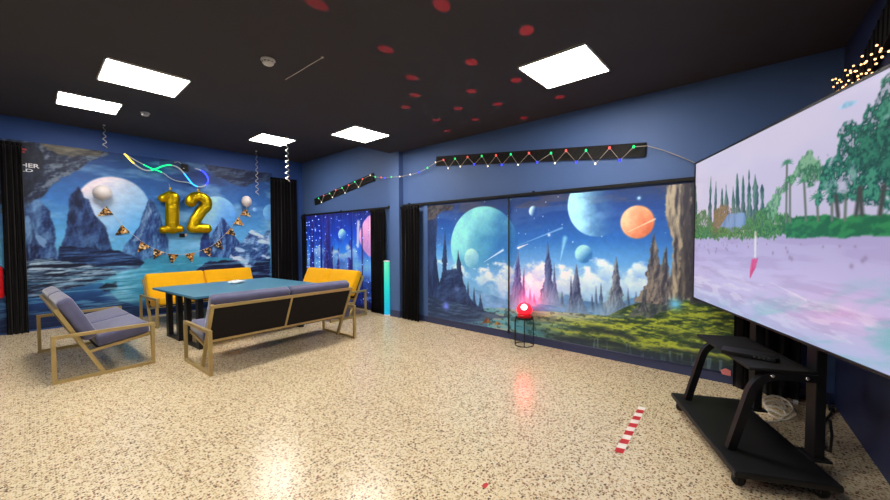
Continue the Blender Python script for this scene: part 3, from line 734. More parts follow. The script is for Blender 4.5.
# ------------------------------------------------------------------ black drapes and rails
def drape(name, p, q, z0, z1, folds, amp, label, group='black drapes'):
    """a pleated cloth with thickness between the floor points p and q"""
    p, q = Vector((p[0], p[1], 0)), Vector((q[0], q[1], 0)); d = (q-p); L = d.length; d.normalize(); nrm = Vector((-d.y, d.x, 0))
    nu, nv = folds*10, 18
    o = thing(name, label, 'curtain', ((p+q)/2).to_tuple()[:2]+(z0,), 0, group)
    mid = (p+q)/2
    vs = []; fs = []
    for side in (0, 1):
        for j in range(nv+1):
            v = j/nv
            for i in range(nu+1):
                u = i/nu
                a = amp*(0.75+0.45*(1-v))
                w = math.sin(2*PI*folds*u + 0.6*math.sin(3.1*v+u*5)) + 0.35*math.sin(2*PI*folds*1.7*u+1.3+v)
                off = a*w*0.75 + (0.006 if side else 0)
                pt = p + d*(L*u) + nrm*off - mid
                vs.append((pt.x, pt.y, (z1-z0)*v))
    st = (nu+1)*(nv+1); idx = lambda s_, j, i: s_*st + j*(nu+1)+i
    for j in range(nv):
        for i in range(nu):
            fs.append((idx(0, j, i), idx(0, j, i+1), idx(0, j+1, i+1), idx(0, j+1, i)))
            fs.append((idx(1, j, i), idx(1, j+1, i), idx(1, j+1, i+1), idx(1, j, i+1)))
        fs.append((idx(0, j, 0), idx(0, j+1, 0), idx(1, j+1, 0), idx(1, j, 0)))
        fs.append((idx(0, j, nu), idx(1, j, nu), idx(1, j+1, nu), idx(0, j+1, nu)))
    for i in range(nu):
        fs.append((idx(0, 0, i), idx(1, 0, i), idx(1, 0, i+1), idx(0, 0, i+1)))
        fs.append((idx(0, nv, i), idx(0, nv, i+1), idx(1, nv, i+1), idx(1, nv, i)))
    MB().add(vs, fs, True).build('cloth', MT['curtain'], o)
    hb = MB().beam(tuple(p-mid+Vector((0, 0, z1-z0-0.02))), tuple(q-mid+Vector((0, 0, z1-z0-0.02))), 0.05, 0.012)
    hb.build('heading_tape', MT['curtain'], o)
    return o
drape('drape', (-0.27, YA-0.10), (-0.055, YA-0.10), 0.005, 2.85, 4, 0.035, 'black floor-length drape at the left end of the far wall by the extinguisher')
drape('drape', (3.58, YA-0.10), (4.19, YA-0.10), 0.005, 2.80, 8, 0.035, 'black floor-length drape covering the right corner of the far wall')
drape('drape', (XB-0.11, 8.31), (XB-0.11, 8.13), 0.005, 1.94, 3, 0.02, 'short black drape in the corner left of the blue printed curtain')
drape('drape', (XB-0.10, 5.65), (XB-0.10, 5.23), 0.005, 1.95, 7, 0.035, 'black drape between the blue printed curtain and the glowing tube lamp')
drape('drape', (XB-0.10, 4.78), (XB-0.10, 4.33), 0.005, 1.96, 6, 0.035, 'black drape just right of the pillar beside the teal planet blind')
drape('drape', (XB-0.09, 0.19), (XB-0.09, -0.26), 0.005, 1.96, 5, 0.03, 'black drape behind the television at the right end of the green valley blind')
def rail(name, p, q, r, label):
    o = thing(name, label, 'rail', p, 0, 'black curtain rails')
    d = Vector(q)-Vector(p)
    MB().beam((0, 0, 0), tuple(d), 0.035, 0.03).build('bar', MT['matte'], o)
    for t in (0.03, 0.5, 0.97):
        c = d*t
        MB().box((0.012, c.y, c.z+0.02), (0.036, 0.02, 0.03)).build('bracket', MT['matte'], o)
    return o
rail('curtain_rail', (XB-0.03, 8.42, 1.975), (XB-0.03, 5.09, 1.975), 0.02, 'black rail over the blue printed curtain left of the pillar')
rail('curtain_rail', (XB-0.03, 4.80, 1.985), (XB-0.03, -0.25, 1.985), 0.02, 'long black rail over the two planet blinds right of the pillar')

# ------------------------------------------------------------------ ceiling panels
def ceiling_light(x, y, z, label):
    o = thing('ceiling_light', label, 'ceiling light', (x, y, z), 0, 'square ceiling panels')
    mb = MB(); w = 0.61
    for sx, sy, lx, ly in ((0, 1, w, 0.012), (0, -1, w, 0.012), (1, 0, 0.012, w), (-1, 0, 0.012, w)):
        mb.box((sx*(w/2-0.006), sy*(w/2-0.006), -0.008), (lx, ly, 0.016))
    mb.build('frame', MT['frame'], o)
    MB().box((0, 0, -0.006), (w-0.024, w-0.024, 0.008)).build('diffuser', MT['panel'], o)
    return o
ceiling_light(3.21, 1.375, ZLOW, 'lit square ceiling panel above the planet blinds, the one nearest the television')
ceiling_light(0.75, 4.46, ZLOW, 'largest lit square panel on the left half of the ceiling')
ceiling_light(3.22, 4.46, ZLOW, 'lit square ceiling panel just in front of the pillar')
ceiling_light(0.565, 6.87, ZHI, 'lit square ceiling panel near the far wall above the left drape')
ceiling_light(2.99, 6.87, ZHI, 'lit square ceiling panel near the far wall with a silver curl hanging from it')
ceiling_light(0.75, 1.375, ZLOW, 'added lit square ceiling panel overhead, just out of view above the top edge of the photo')  # from here, unseen panels added along the grid to light the foreground floor
ceiling_light(-1.71, 1.375, ZLOW, 'added lit square ceiling panel out of view to the left, the one nearest the camera')
ceiling_light(-1.71, 4.46, ZLOW, 'added lit square ceiling panel out of view to the left of the lavender lounge sofa')

def smoke_detector(x, y, z, label):
    o = thing('smoke_detector', label, 'smoke detector', (x, y, z), 0, 'smoke detectors')
    MB().lathe([(0.055, 0), (0.058, -0.012), (0.05, -0.02)], (0, 0, 0), 28).build('base', MT['white'], o)
    MB().lathe([(0.048, -0.018), (0.046, -0.034), (0.034, -0.046), (0.012, -0.05)], (0, 0, 0), 28).build('sensor_cap', MT['white'], o)
    mb = MB()
    for k in range(10):
        a = 2*PI*k/10; mb.box((0.0465*math.cos(a), 0.0465*math.sin(a), -0.027), (0.006, 0.014, 0.005), Matrix.Rotation(a, 3, 'Z'))
    mb.build('vents', MT['matte'], o)
smoke_detector(1.372, 3.203, ZLOW, 'white smoke detector on the black ceiling, the larger nearer one')
smoke_detector(1.14, 6.79, ZHI, 'small white smoke detector on the far ceiling above the left moon')
o = thing('ceiling_wire', 'thin grey wire stapled across the black ceiling by the nearer smoke detector', 'wire', (1.65, 3.15, ZLOW))
MB().tube([(-0.003, 0.32, -0.004), (0.0, 0.1, -0.006), (0.004, -0.12, -0.004), (0.008, -0.33, -0.006)], 0.003, 6).build('wire', MT['cord'], o)
MB().box((0.008, -0.33, -0.004), (0.016, 0.02, 0.008)).build('clip', MT['cord'], o)

# ------------------------------------------------------------------ sofas with gold loop frames
def make_sofa(L, D, fabric, label, group, loc, rz):
    o = thing('loop_arm_sofa', label, 'sofa', loc, rz, group)
    t = 0.034; A = 0.47; zt = 0.725
    lean = 0.47
    fl = lambda z: -0.02 - lean*z            # y of the slanted back rail at height z
    for sx in (-1, 1):
        x = sx*(L/2-t/2); mb = MB()
        y0, y1 = -D/2+t/2, D/2-t/2
        mb.beam((x, y0-t/2, t/2), (x, y1+t/2, t/2), t, t); mb.beam((x, y0-t/2, A-t/2), (x, y1+t/2, A-t/2), t, t)
        mb.beam((x, y0, t), (x, y0, A-t), t, t); mb.beam((x, y1, t), (x, y1, A-t), t, t)
        mb.build('arm_loop', MT['brass'], o, bevel=0.003)
        xi = sx*(L/2-t*1.5-0.001)
        MB().beam((xi, fl(0.004)+0.0, 0.004), (xi, fl(zt), zt), t, t, (1, 0, 0)).build('back_post', MT['brass'], o, bevel=0.003)
    w = L-3*t-0.002
    bf = MB()
    for z in (0.31, zt-0.02): bf.beam((-w/2, fl(z), z), (w/2, fl(z), z), t, t)
    bf.beam((0, fl(0.31), 0.31), (0, fl(zt-0.02), zt-0.02), t*0.8, t*0.8, (1, 0, 0))
    bf.build('back_frame', MT['brass'], o, bevel=0.003)
    sf = MB()
    zf = 0.335; zb = 0.25
    yf = D/2-t-0.012; yb = fl(zb)
    for sx in (-1, 1): sf.beam((sx*(w/2-0.012), yb, zb), (sx*(w/2-0.012), yf, zf), t*0.8, t*0.9, (1, 0, 0))
    sf.beam((-w/2, yf, zf), (w/2, yf, zf), t, t)
    sf.build('seat_frame', MT['brass'], o, bevel=0.003)
    # black backing panels between the bars
    ang = math.atan(lean); dirz = Vector((0, -math.sin(ang), math.cos(ang))); out = Vector((0, math.cos(ang), math.sin(ang)))
    R = Matrix((Vector((1, 0, 0)), dirz, -out.cross(Vector((0, 0, 0))) if False else Vector((1, 0, 0)).cross(dirz))).transposed()
    zm = (0.31+zt-0.02)/2; hgt = (zt-0.02-0.31)/math.cos(ang)-t
    for sx in (-1, 1):
        c = Vector((sx*w/4, fl(zm), zm)) + out*0.004
        MB().box(c, (w/2-t*0.75, hgt, 0.03), R).build('back_panel', MT['panelfab'], o)
    # cushions
    cw = w/2-0.004; th = 0.125
    angs = math.atan2(zf-zb, yf-yb); ds = Vector((0, math.cos(angs), math.sin(angs))); us = Vector((0, -math.sin(angs), math.cos(angs)))
    Rs = Matrix((Vector((1, 0, 0)), ds, us)).transposed()
    ls = math.hypot(yf-yb, zf-zb)-0.05
    mid = (Vector((0, yb, zb))+Vector((0, yf, zf)))/2 + us*(th/2+0.016) + ds*0.05
    sl = MB().box(mid-us*(th/2+0.012), (w-0.02, ls, 0.018), Rs); sl.build('seat_base', MT['matte'], o)
    for sx in (-1, 1):
        c = mid + Vector((sx*(w/4+0.001), 0, 0))
        build_welded(cushion(cw, ls, th, 0.035, 0.012, 6, c, Rs), 'seat_cushion', fabric, o)
    zlo = 0.345; hb = (zt+0.05-zlo)/math.cos(ang); zmid = (zt+0.05+zlo)/2
    for sx in (-1, 1):
        c = Vector((sx*(w/4+0.001), fl(zmid), zmid)) + out*(t/2+th/2+0.006)
        b = build_welded(cushion(cw, hb, th, 0.04, 0.012, 6, c, R), 'back_cushion', fabric, o)
    return o
rad = math.radians
make_sofa(1.83, 0.79, MT['lav'], 'lavender grey sofa with its black panelled back turned to the viewer', 'gold framed sofas', (2.06, 4.652, 0), rad(2.5))
make_sofa(1.66, 0.80, MT['lav'], 'lavender grey lounge sofa seen from its side at the left of the table', 'gold framed sofas', (0.457, 5.975, 0), rad(-87.2))
make_sofa(1.86, 0.80, MT['yel'], 'yellow sofa along the far wall behind the table, under the pennants', 'gold framed sofas', (2.15, 7.66, 0), rad(186))
make_sofa(1.64, 0.80, MT['yel'], 'yellow sofa at the right end of the table before the blue printed curtain', 'gold framed sofas', (3.575, 6.26, 0), rad(96))

# ------------------------------------------------------------------ table
tb = thing('lounge_table', 'long teal blue table on black sled legs between the sofas', 'table', (2.06, 5.99, 0), rad(5.3))
TH = 0.705
tp = MB().box((0, 0, TH-0.014), (1.70, 1.51, 0.028)); tp.build('tabletop', MT['tabletop'], tb, bevel=0.004)
MB().box((0, 0, TH-0.036), (1.62, 1.43, 0.016)).build('underframe', MT['black'], tb)
for sx in (-1, 1):
    for yc_ in (0.35, -0.33):
        mb = MB(); x = sx*0.70 if sx > 0 else -0.715
        for yy in (-0.19, 0.19): mb.box((x, yc_+yy, (TH-0.044)/2), (0.06, 0.09, TH-0.044))
        mb.box((x, yc_, 0.02), (0.05, 0.45, 0.04)); mb.box((x, yc_, TH-0.064), (0.05, 0.45, 0.04))
        mb.build('leg', MT['black'], tb, bevel=0.003)
nap = thing('crumpled_napkin', 'small crumpled white napkin lying on the teal table', 'napkin', (2.12, 6.25, TH))
mb = MB(); n_ = 16; vs = []; fs = []
for j in range(7):
    for k in range(n_):
        r = 0.085*math.sin(PI*(j+0.4)/7.0)*(1+0.25*math.sin(3*k*2*PI/n_+j)+0.18*random.random())
        a = 2*PI*k/n_; vs.append((r*math.cos(a)*1.2, r*math.sin(a), 0.0005+0.05*(j/6.0)*(0.8+0.4*random.random()) if j else 0.0005))
for j in range(6):
    for k in range(n_):
        l = (k+1) % n_; fs.append((j*n_+k, j*n_+l, (j+1)*n_+l, (j+1)*n_+k))
fs += [tuple(reversed(range(n_))), tuple(6*n_+k for k in range(n_))]
mb.add(vs, fs, False).build('paper', MT['paper'], nap)

# ------------------------------------------------------------------ television on its wheeled stand
TVX, TVY, TVR = 3.10, 0.108, rad(25.5)
st = thing('television_stand', 'black wheeled stand with slanted tubes and a shelf below the television', 'stand', (TVX, TVY, 0), TVR)
MB().box((0, 0, 0.098), (1.07, 0.48, 0.036)).build('base_plate', MT['black'], st, bevel=0.008)
for sx in (-1, 1):
    for sy in (-1, 1):
        c = (sx*0.46, sy*0.19)
        cs = MB().box((c[0], c[1], 0.07), (0.05, 0.03, 0.02)).box((c[0]-0.02, c[1], 0.045), (0.006, 0.028, 0.05)).box((c[0]+0.02, c[1], 0.045), (0.006, 0.028, 0.05)).build('caster', MT['black'], st)
        w_ = MB().lathe([(0.012, -0.013), (0.031, -0.013), (0.034, -0.006), (0.034, 0.006), (0.031, 0.013), (0.012, 0.013)], (c[0], c[1], 0.034), 20, Matrix.Rotation(PI/2, 3, 'Y')).build('wheel', MT['rubber'], cs)
        MB().lathe([(0.014, -0.0145), (0.014, 0.0145)], (c[0], c[1], 0.034), 14, Matrix.Rotation(PI/2, 3, 'Y')).build('hub', MT['chrome'], cs)
for lx in (-0.25, 0.38):
    u_ = MB().box((lx, -0.275, 0.116+0.86), (0.085, 0.05, 1.72)).build('upright', MT['black'], st, bevel=0.004)
    MB().box((lx, -0.275, 0.122), (0.14, 0.09, 0.012)).build('foot_flange', MT['black'], u_)
    # mount arm reaching to the screen's back
    MB().box((lx, -0.2305, 1.46), (0.05, 0.04, 0.55)).build('mount_arm', MT['black'], st)
def bent(lx):
    p = [(lx, 0.16, 0.116), (lx, 0.113, 0.29), (lx, 0.066, 0.465)]
    for k in range(1, 8):
        t = k/8.0; p.append((lx, (1-t)**2*0.066+2*t*(1-t)*0.032-t*t*0.09, (1-t)**2*0.465+2*t*(1-t)*0.59+t*t*0.59))
    p += [(lx, -0.15, 0.59), (lx, -0.252, 0.59)]
    return p
for sx, lx in ((-1, -0.285), (1, 0.415)):
    tube = MB().tube(bent(lx), 0.031, 4, flat=(1, 0, 0)).build('bent_tube', MT['black'], st)
    for yy in (-0.035, -0.2):
        MB().lathe([(0.011, 0), (0.011, 0.006), (0.004, 0.009)], (lx+sx*0.022, yy, 0.59), 12, Matrix.Rotation(sx*PI/2, 3, 'Y')).build('bolt', MT['chrome'], tube)
MB().box((0.085, -0.085, 0.621), (0.78, 0.33, 0.018)).build('shelf', MT['matte'], st, bevel=0.004)

tv = thing('television', 'very large flat television showing a beach with trees on its wheeled stand', 'television', (TVX, TVY, 0), TVR)
TX0, TX1, TZ0, TZ1 = -1.145, 1.135, 0.821, 2.106
fr = MB(); yb_ = -0.14
fr.box(((TX0+TX1)/2, yb_-0.035, (TZ0+TZ1)/2), (TX1-TX0, 0.07, TZ1-TZ0))
fr.build('housing', MT['black'], tv, bevel=0.006)
bz = MB(); bw = 0.012
bz.box(((TX0+TX1)/2, yb_+0.017, TZ0+bw/2), (TX1-TX0, 0.034, bw)); bz.box(((TX0+TX1)/2, yb_+0.017, TZ1-bw/2), (TX1-TX0, 0.034, bw))
bz.box((TX0+bw/2, yb_+0.017, (TZ0+TZ1)/2), (bw, 0.034, TZ1-TZ0-2*bw)); bz.box((TX1-bw/2, yb_+0.017, (TZ0+TZ1)/2), (bw, 0.034, TZ1-TZ0-2*bw))
bz.build('bezel', MT['black'], tv)
DT = Canvas(-(TX1-bw), -(TX0+bw), TZ0+bw, TZ1-bw, 0.0045)
DT.grad([(0.8, (206, 200, 240)), (1.15, (206, 194, 238)), (1.36, (196, 184, 226)), (1.44, (186, 178, 218)), (1.45, (206, 198, 226)), (1.7, (214, 206, 236)), (2.1, (222, 214, 244))])
hz = (-1.001, 1.406)[1]
DT.put(np.clip((fbm(DT.S*1.2, DT.Z*2.5, 150, 4)-0.45)*2.0, 0, 0.6)*(DT.Z > hz), (232, 222, 240))
sea = DT.sm(hz-DT.Z)
DT.put(sea*np.clip((fbm(DT.S*2.5, DT.Z*24, 151, 5)-0.45)*3, 0, 0.45), (176, 158, 206))
DT.put(sea*np.clip((fbm(DT.S*6, DT.Z*34, 152, 5)-0.55)*5, 0, 0.5)*np.clip((1.2-DT.Z)*6, 0, 1), (238, 232, 252))
tq = np.clip(((DT.S+0.5)*0.26+0.93-DT.Z)*4, 0, 1)*np.clip((fbm(DT.S*3+DT.Z*4, DT.Z*20-DT.S*6, 153, 5)-0.42)*4, 0, 1)
DT.put(tq*0.75, (120, 196, 200))
DT.put(np.clip((0.98-DT.Z)*3, 0, 0.45), (176, 206, 244))
for k in range(34):
    q = random.random(); x = -1.05+1.9*random.random(); zz = hz-0.045-0.1*q*q
    DT.glow((x, zz), 0.008+0.012*q, (156, 136, 172), 0.8)
# slim conifers on the left
def tree_mass(pts, c, c2, seed, jit=0.03, jf=16, alpha=1.0):
    S, Z = DT.jit(jit*1.3, jf, seed); S2, Z2 = DT.jit(0.018, 70, seed+2)
    m = DT.blur(DT.inside(pts, S+S2-DT.S, Z+Z2-DT.Z))
    nf = fbm(DT.S*60, DT.Z*60, seed+4, 3)*0.55 + fbm(DT.S*9, DT.Z*11, seed+6, 4)*0.45
    m = m*np.clip((nf-0.33)*9, 0.25, 1)*alpha
    t = np.clip((nf-0.5)*5+0.5, 0, 1)[..., None]
    dk = np.array(c)*0.62; k = np.where(t < 0.5, dk+(np.array(c)-dk)*t*2, np.array(c)+(np.array(c2)-np.array(c))*(t-0.5)*2)
    DT.put(m, k/255.0)
for k, (b_, p_, w) in enumerate([((-1.120, 1.454), (-1.116, 1.898), .05), ((-0.810, 1.449), (-0.791, 1.929), .04), ((-0.693, 1.447), (-0.693, 1.871), .04), ((-0.567, 1.445), (-0.582, 1.799), .04), ((-0.482, 1.443), (-0.515, 1.821), .04), ((-0.372, 1.457), (-0.402, 1.790), .03), ((-0.313, 1.455), (-0.345, 1.878), .045), ((-0.242, 1.454), (-0.258, 1.849), .04), ((-0.162, 1.452), (-0.179, 1.877), .05), ((-0.073, 1.450), (-0.101, 1.829), .05), ((0.009, 1.435), (-0.015, 1.749), .05)]):
    DT.spire(b_, p_, w*1.7, (104, 146, 132), (48, 86, 94), 160+k, None, 0.8, 0.5)
tree_mass([(-1.243, 1.397), (-1.254, 1.633), (-0.923, 1.648), (-0.754, 1.533), (-0.600, 1.397)], (110, 150, 90), (70, 120, 70), 175)
tree_mass([(-0.751, 1.448), (-0.719, 1.616), (-0.576, 1.670), (-0.426, 1.633), (-0.375, 1.517), (-0.402, 1.427)], (150, 128, 96), (110, 110, 70), 176, 0.015)
DT.poly([(-0.638, 1.462), (-0.472, 1.583), (-0.234, 1.582), (-0.190, 1.495), (-0.372, 1.442)], (128, 168, 214), (96, 140, 190), jit=0.01, seed=177)
tree_mass([(-0.254, 1.411), (-0.179, 1.550), (0.037, 1.576), (0.223, 1.538), (0.366, 1.496), (0.450, 1.396)], (84, 158, 74), (44, 106, 62), 178)
tree_mass([(-1.192, 1.397), (-1.006, 1.507), (-0.676, 1.480), (-0.257, 1.483), (0.086, 1.447), (0.130, 1.402), (-0.282, 1.396)], (96, 160, 70), (48, 110, 60), 179, 0.02)
# hedge and palms
DT.poly([(0.247, 1.396), (0.244, 1.490), (0.365, 1.518), (0.712, 1.498), (0.960, 1.491), (1.266, 1.478), (1.268, 1.402), (0.873, 1.404)], (24, 104, 62), (46, 140, 74), jit=0.015, seed=181, tf=(26, 30))
for k, (b_, p_) in enumerate([((0.244, 1.490), (0.239, 1.841)), ((0.280, 1.489), (0.270, 1.743)), ((0.415, 1.494), (0.390, 1.713)), ((0.506, 1.489), (0.493, 1.614)), ((0.602, 1.484), (0.596, 1.632)), ((0.683, 1.481), (0.684, 1.602))]):
    DT.line(b_, p_, 0.012, (110, 120, 110), 1.0, False)
    for j in range(9):
        a = PI*(j/8.0)*1.15-0.25; DT.line((p_[0]+0.06*math.cos(a), p_[1]+0.035*math.sin(a)-0.014), p_, 0.012, (74, 142, 110), 0.75)
tree_mass([(0.015, 1.578), (0.118, 1.693), (0.214, 1.752), (0.320, 1.803), (0.432, 1.856), (0.493, 1.801), (0.482, 1.720), (0.357, 1.718), (0.271, 1.708), (0.182, 1.589), (0.085, 1.472)], (84, 152, 108), (130, 184, 140), 184, 0.05, 14, 0.9)
tree_mass([(0.356, 1.741), (0.402, 1.819), (0.507, 1.808), (0.565, 1.746), (0.527, 1.662), (0.423, 1.676)], (70, 138, 104), (112, 170, 128), 185, 0.05)
# the big tree on the right
tree_mass([(0.486, 1.615), (0.525, 1.733), (0.602, 1.827), (0.648, 1.920), (0.729, 1.933), (0.782, 1.969), (0.830, 2.020), (0.894, 2.068), (1.271, 2.041), (1.291, 1.498), (1.077, 1.513), (0.915, 1.535), (0.809, 1.527), (0.709, 1.572), (0.599, 1.563)], (30, 104, 92), (70, 150, 122), 187, 0.07, 12)
tree_mass([(0.640, 1.818), (0.743, 1.857), (0.858, 1.809), (0.900, 1.920), (1.062, 1.902), (1.251, 1.865), (1.261, 1.611), (0.955, 1.626), (0.761, 1.674)], (20, 80, 74), (44, 122, 96), 189, 0.08, 14, 0.75)
for b_, p_ in (((0.746, 1.505), (0.763, 1.611)), ((0.778, 1.503), (0.763, 1.620)), ((0.870, 1.497), (0.884, 1.612)), ((0.640, 1.502), (0.623, 1.600)), ((0.981, 1.490), (0.956, 1.602))): DT.line(b_, p_, 0.016, (70, 70, 66), 1.0, False)
m = np.clip((fbm(DT.S*7, DT.Z*7, 190, 5)-0.6)*9, 0, 1)*DT.blur(DT.inside([(0.500, 1.645), (0.671, 1.942), (0.895, 2.044), (0.914, 1.551)]))
DT.put(m*0.8, (206, 204, 228))
DT.poly([(0.619, 2.024), (0.668, 2.041), (0.737, 2.016), (0.704, 2.005)], (150, 192, 220), jit=0.008, seed=192)
DT.line((-0.079, 1.430), (-0.078, 1.275), 0.016, (240, 240, 240), 1, False); DT.glow((-0.072, 1.423), 0.016, (170, 150, 120), 1)
DT.poly([(-0.115, 1.252), (-0.042, 1.263), (-0.063, 1.195), (-0.135, 1.113), (-0.137, 1.175)], (216, 62, 128), (236, 100, 160), jit=0.008, seed=193)
DT.line((0.099, 1.119), (0.432, 1.060), 0.008, (240, 230, 250), 0.7)
DT.linear_ = None
DT.sheet('screen', lambda s, z: (-s, yb_+0.026, z), (0, 1, 0), 0.006, paint_mat('television screen', 0.25, SCREEN), tv)['label'] = 'bright beach picture'

pl = thing('media_player', 'slim black box with small lights lying on the shelf under the television', 'player', (TVX+0.9026*-0.07-0.4305*-0.02, TVY+0.4305*-0.07+0.9026*-0.02, 0.6305), TVR+rad(62))
MB().box((0, 0, 0.016), (0.27, 0.12, 0.028)).build('case', MT['black'], pl, bevel=0.004)
mb = MB()
for k in range(4): mb.box((-0.05+0.022*k-0.05, 0.0605, 0.018), (0.01, 0.003, 0.008))
mb.build('indicator', MT['chrome'], pl)
for sx in (-1, 1):
    for sy in (-1, 1): MB().lathe([(0.008, 0), (0.008, 0.004)], (sx*0.11, sy*0.045, 0), 10).build('foot', MT['rubber'], pl)
lc = thing('looped_cable', 'white cable lying in loops on the floor behind the television stand', 'cable', (3.97, -0.14, 0))
p = []
for k in range(64):
    a = k*0.26; p.append((0.02*k/10-0.08+0.17*math.cos(a)*(1+0.2*math.sin(k*.7)), 0.09*math.sin(a)+0.0006*k, 0.006+0.0007*k+0.004*math.sin(k*1.3)))
p = [(-0.35, 0.10, 0.006), (-0.27, 0.03, 0.006), (-0.1, -0.02, 0.006)]+p+[(0.2, 0.0, 0.03), (0.24, -0.08, 0.007)]
MB().tube(p, 0.007, 6).build('cable', MT['cord'], lc)
MB().box((0.24, -0.09, 0.012), (0.05, 0.03, 0.024)).build('plug', MT['white'], lc)
bc = thing('power_cable', 'black cable running from the television stand over the floor towards the corner', 'cable', (3.10, -0.30, 0))
MB().tube([(0.03, -0.02, 0.30), (0.07, -0.035, 0.2), (0.16, -0.04, 0.06), (0.3, -0.03, 0.008), (0.55, -0.02, 0.008), (0.78, -0.06, 0.008), (1.0, -0.12, 0.008), (1.12, -0.14, 0.008)], 0.008, 6).build('cable', MT['darkcord'], bc)
MB().box((1.14, -0.14, 0.014), (0.06, 0.035, 0.028)).build('plug', MT['darkcord'], bc)
pk = thing('paper_scrap', 'small pink paper scrap sticking out by the black drape under the shelf', 'scrap', (XB-0.09, 0.235, 0.13))
MB().prism([(-0.03, -0.03), (0.035, -0.025), (0.05, 0.01), (0.01, 0.035), (-0.03, 0.02)], (0.0, 0, 0), (0, 1, 0), (0, 0, 1), (1, 0, 0), 0.012).build('paper', MT['pink'], pk, bevel=0.003)

# ------------------------------------------------------------------ floor tape
tpz = thing('hazard_tape', 'red and white striped tape strip stuck on the floor', 'tape', (2.895, 0.706, 0), math.atan2(0.043, 0.81))
MB().prism([(-0.40, -0.026), (0.40, -0.026), (0.405, 0.026), (-0.405, 0.026)], (0, 0, 0.0005), (1, 0, 0), (0, 1, 0), (0, 0, 1), 0.0015).build('strip', MT['tape'], tpz)
ts = thing('tape_scrap', 'tiny torn scrap of red tape on the floor at the bottom edge of the photo', 'tape', (1.66, 1.16, 0))
MB().prism([(-0.02, -0.016), (0.02, -0.01), (0.026, 0.008), (0.0, 0.016), (-0.02, 0.008)], (0, 0, 0.0005), (1, 0, 0), (0, 1, 0), (0, 0, 1), 0.0015).build('strip', MT['redtape'], ts)

# ------------------------------------------------------------------ glowing tube lamp by the pillar
gl = bpy.data.materials.new('cyan tube'); nt, N, L_, b = nodes(gl)
tc = N.new('ShaderNodeTexCoord'); sp = N.new('ShaderNodeSeparateXYZ'); L_.new(tc.outputs['Generated'], sp.inputs[0])
r = N.new('ShaderNodeValToRGB'); r.color_ramp.elements[0].color = (0.0, 0.42, 0.75, 1); r.color_ramp.elements[1].color = (0.06, 0.72, 0.36, 1)
r.color_ramp.elements.new(0.5).color = (0.0, 0.66, 0.58, 1)
L_.new(sp.outputs[2], r.inputs[0]); L_.new(r.outputs[0], b.inputs['Emission Color']); b.inputs['Emission Strength'].default_value = 0.95
b.inputs['Base Color'].default_value = (0.02, 0.10, 0.10, 1)
tl = thing('tube_lamp', 'glowing cyan floor tube lamp standing left of the pillar', 'lamp', (4.25, 5.135, 0))
MB().lathe([(0.062, 0), (0.065, 0.008), (0.065, 0.022), (0.058, 0.026)], (0, 0, 0), 28).build('base', MT['white'], tl)
MB().lathe([(0.052, 0.026), (0.052, 0.985)], (0, 0, 0), 28).build('light_tube', gl, tl)
MB().lathe([(0.056, 0.985), (0.056, 1.0), (0.05, 1.006), (0.01, 1.008)], (0, 0, 0), 28).build('top_cap', MT['white'], tl)

# ------------------------------------------------------------------ wire stool with the red disco lamp
SX, SY, SH = 4.235, 2.335, 0.365
so = thing('wire_stool', 'thin black wire stool holding the red lamp before the planet blinds', 'stool', (SX, SY, 0))
ring = lambda r, z, n=32: [(r*math.cos(2*PI*k/n), r*math.sin(2*PI*k/n), z) for k in range(n)]
MB().tube(ring(0.118, 0.006), 0.006, 6, True).build('floor_ring', MT['black'], so)
MB().tube(ring(0.112, SH-0.012), 0.006, 6, True).build('seat_ring', MT['black'], so)
MB().lathe([(0.113, SH-0.008), (0.115, SH-0.004), (0.113, SH)], (0, 0, 0), 32).build('seat', MT['matte'], so)
for k in range(4):
    a = 2*PI*k/4+0.5
    MB().tube([(0.118*math.cos(a), 0.118*math.sin(a), 0.006), (0.112*math.cos(a), 0.112*math.sin(a), SH-0.012)], 0.0055, 6).build('leg', MT['black'], so)
dl = thing('disco_lamp', 'glowing red disco lamp with a bright dome standing on the wire stool', 'lamp', (SX, SY, SH))
MB().lathe([(0.085, 0.001), (0.09, 0.012), (0.082, 0.05), (0.066, 0.06)], (0, 0, 0), 28).build('base', MT['redplastic'], dl)
MB().lathe([(0.066, 0.058)]+[(0.098*math.cos(a), 0.10+0.098*math.sin(a)) for a in [(-0.35+i*0.19) for i in range(10)]], (0, 0, 0), 28).build('dome', MT['g_redlamp'], dl)
MB().ball((-0.062, -0.03, 0.145), 0.042, 14).build('bright_spot', MT['g_core'], dl)
MB().tube([(0.0, 0.088, 0.02), (0.03, 0.14, 0.01), (0.06, 0.18, -0.1), (0.09, 0.20, -0.355)], 0.004, 6).build('power_cord', MT['darkcord'], dl)
pt = bpy.data.lights.new('red_glow', 'POINT'); pt.color = (1, 0.015, 0.05); pt.energy = 7.0; pt.shadow_soft_size = 0.05
po = bpy.data.objects.new('red_glow', pt); COL.objects.link(po); po.parent = dl; po.location = (-0.02, 0, 0.23)
for (x, y) in [(1.808, 1.612), (2.447, 1.338), (1.926, 2.326), (2.562, 1.937), (2.424, 2.547), (3.139, 1.828), (2.739, 2.825), (3.057, 2.312), (3.360, 2.734), (3.551, 2.307), (3.817, 2.823), (4.185, 2.320), (2.910, 3.163), (3.831, 1.687), (3.492, 3.208), (1.256, 2.217), (3.949, 3.416)]:
    sp_ = bpy.data.lights.new('red_beam', 'SPOT'); sp_.color = (1, 0.02, 0.04); sp_.shadow_soft_size = 0.004; sp_.spot_blend = 0.6
    d = Vector((x-SX, y-SY, ZLOW-SH-0.25)); dist = d.length
    sp_.spot_size = max(rad(1.0), 2*math.atan(0.055/dist)*1.1); sp_.energy = 120.0*dist*dist
    so_ = bpy.data.objects.new('red_beam', sp_); COL.objects.link(so_); so_.parent = dl
    so_.location = (0, 0, 0.26); so_.rotation_euler = d.to_track_quat('-Z', 'Y').to_euler()

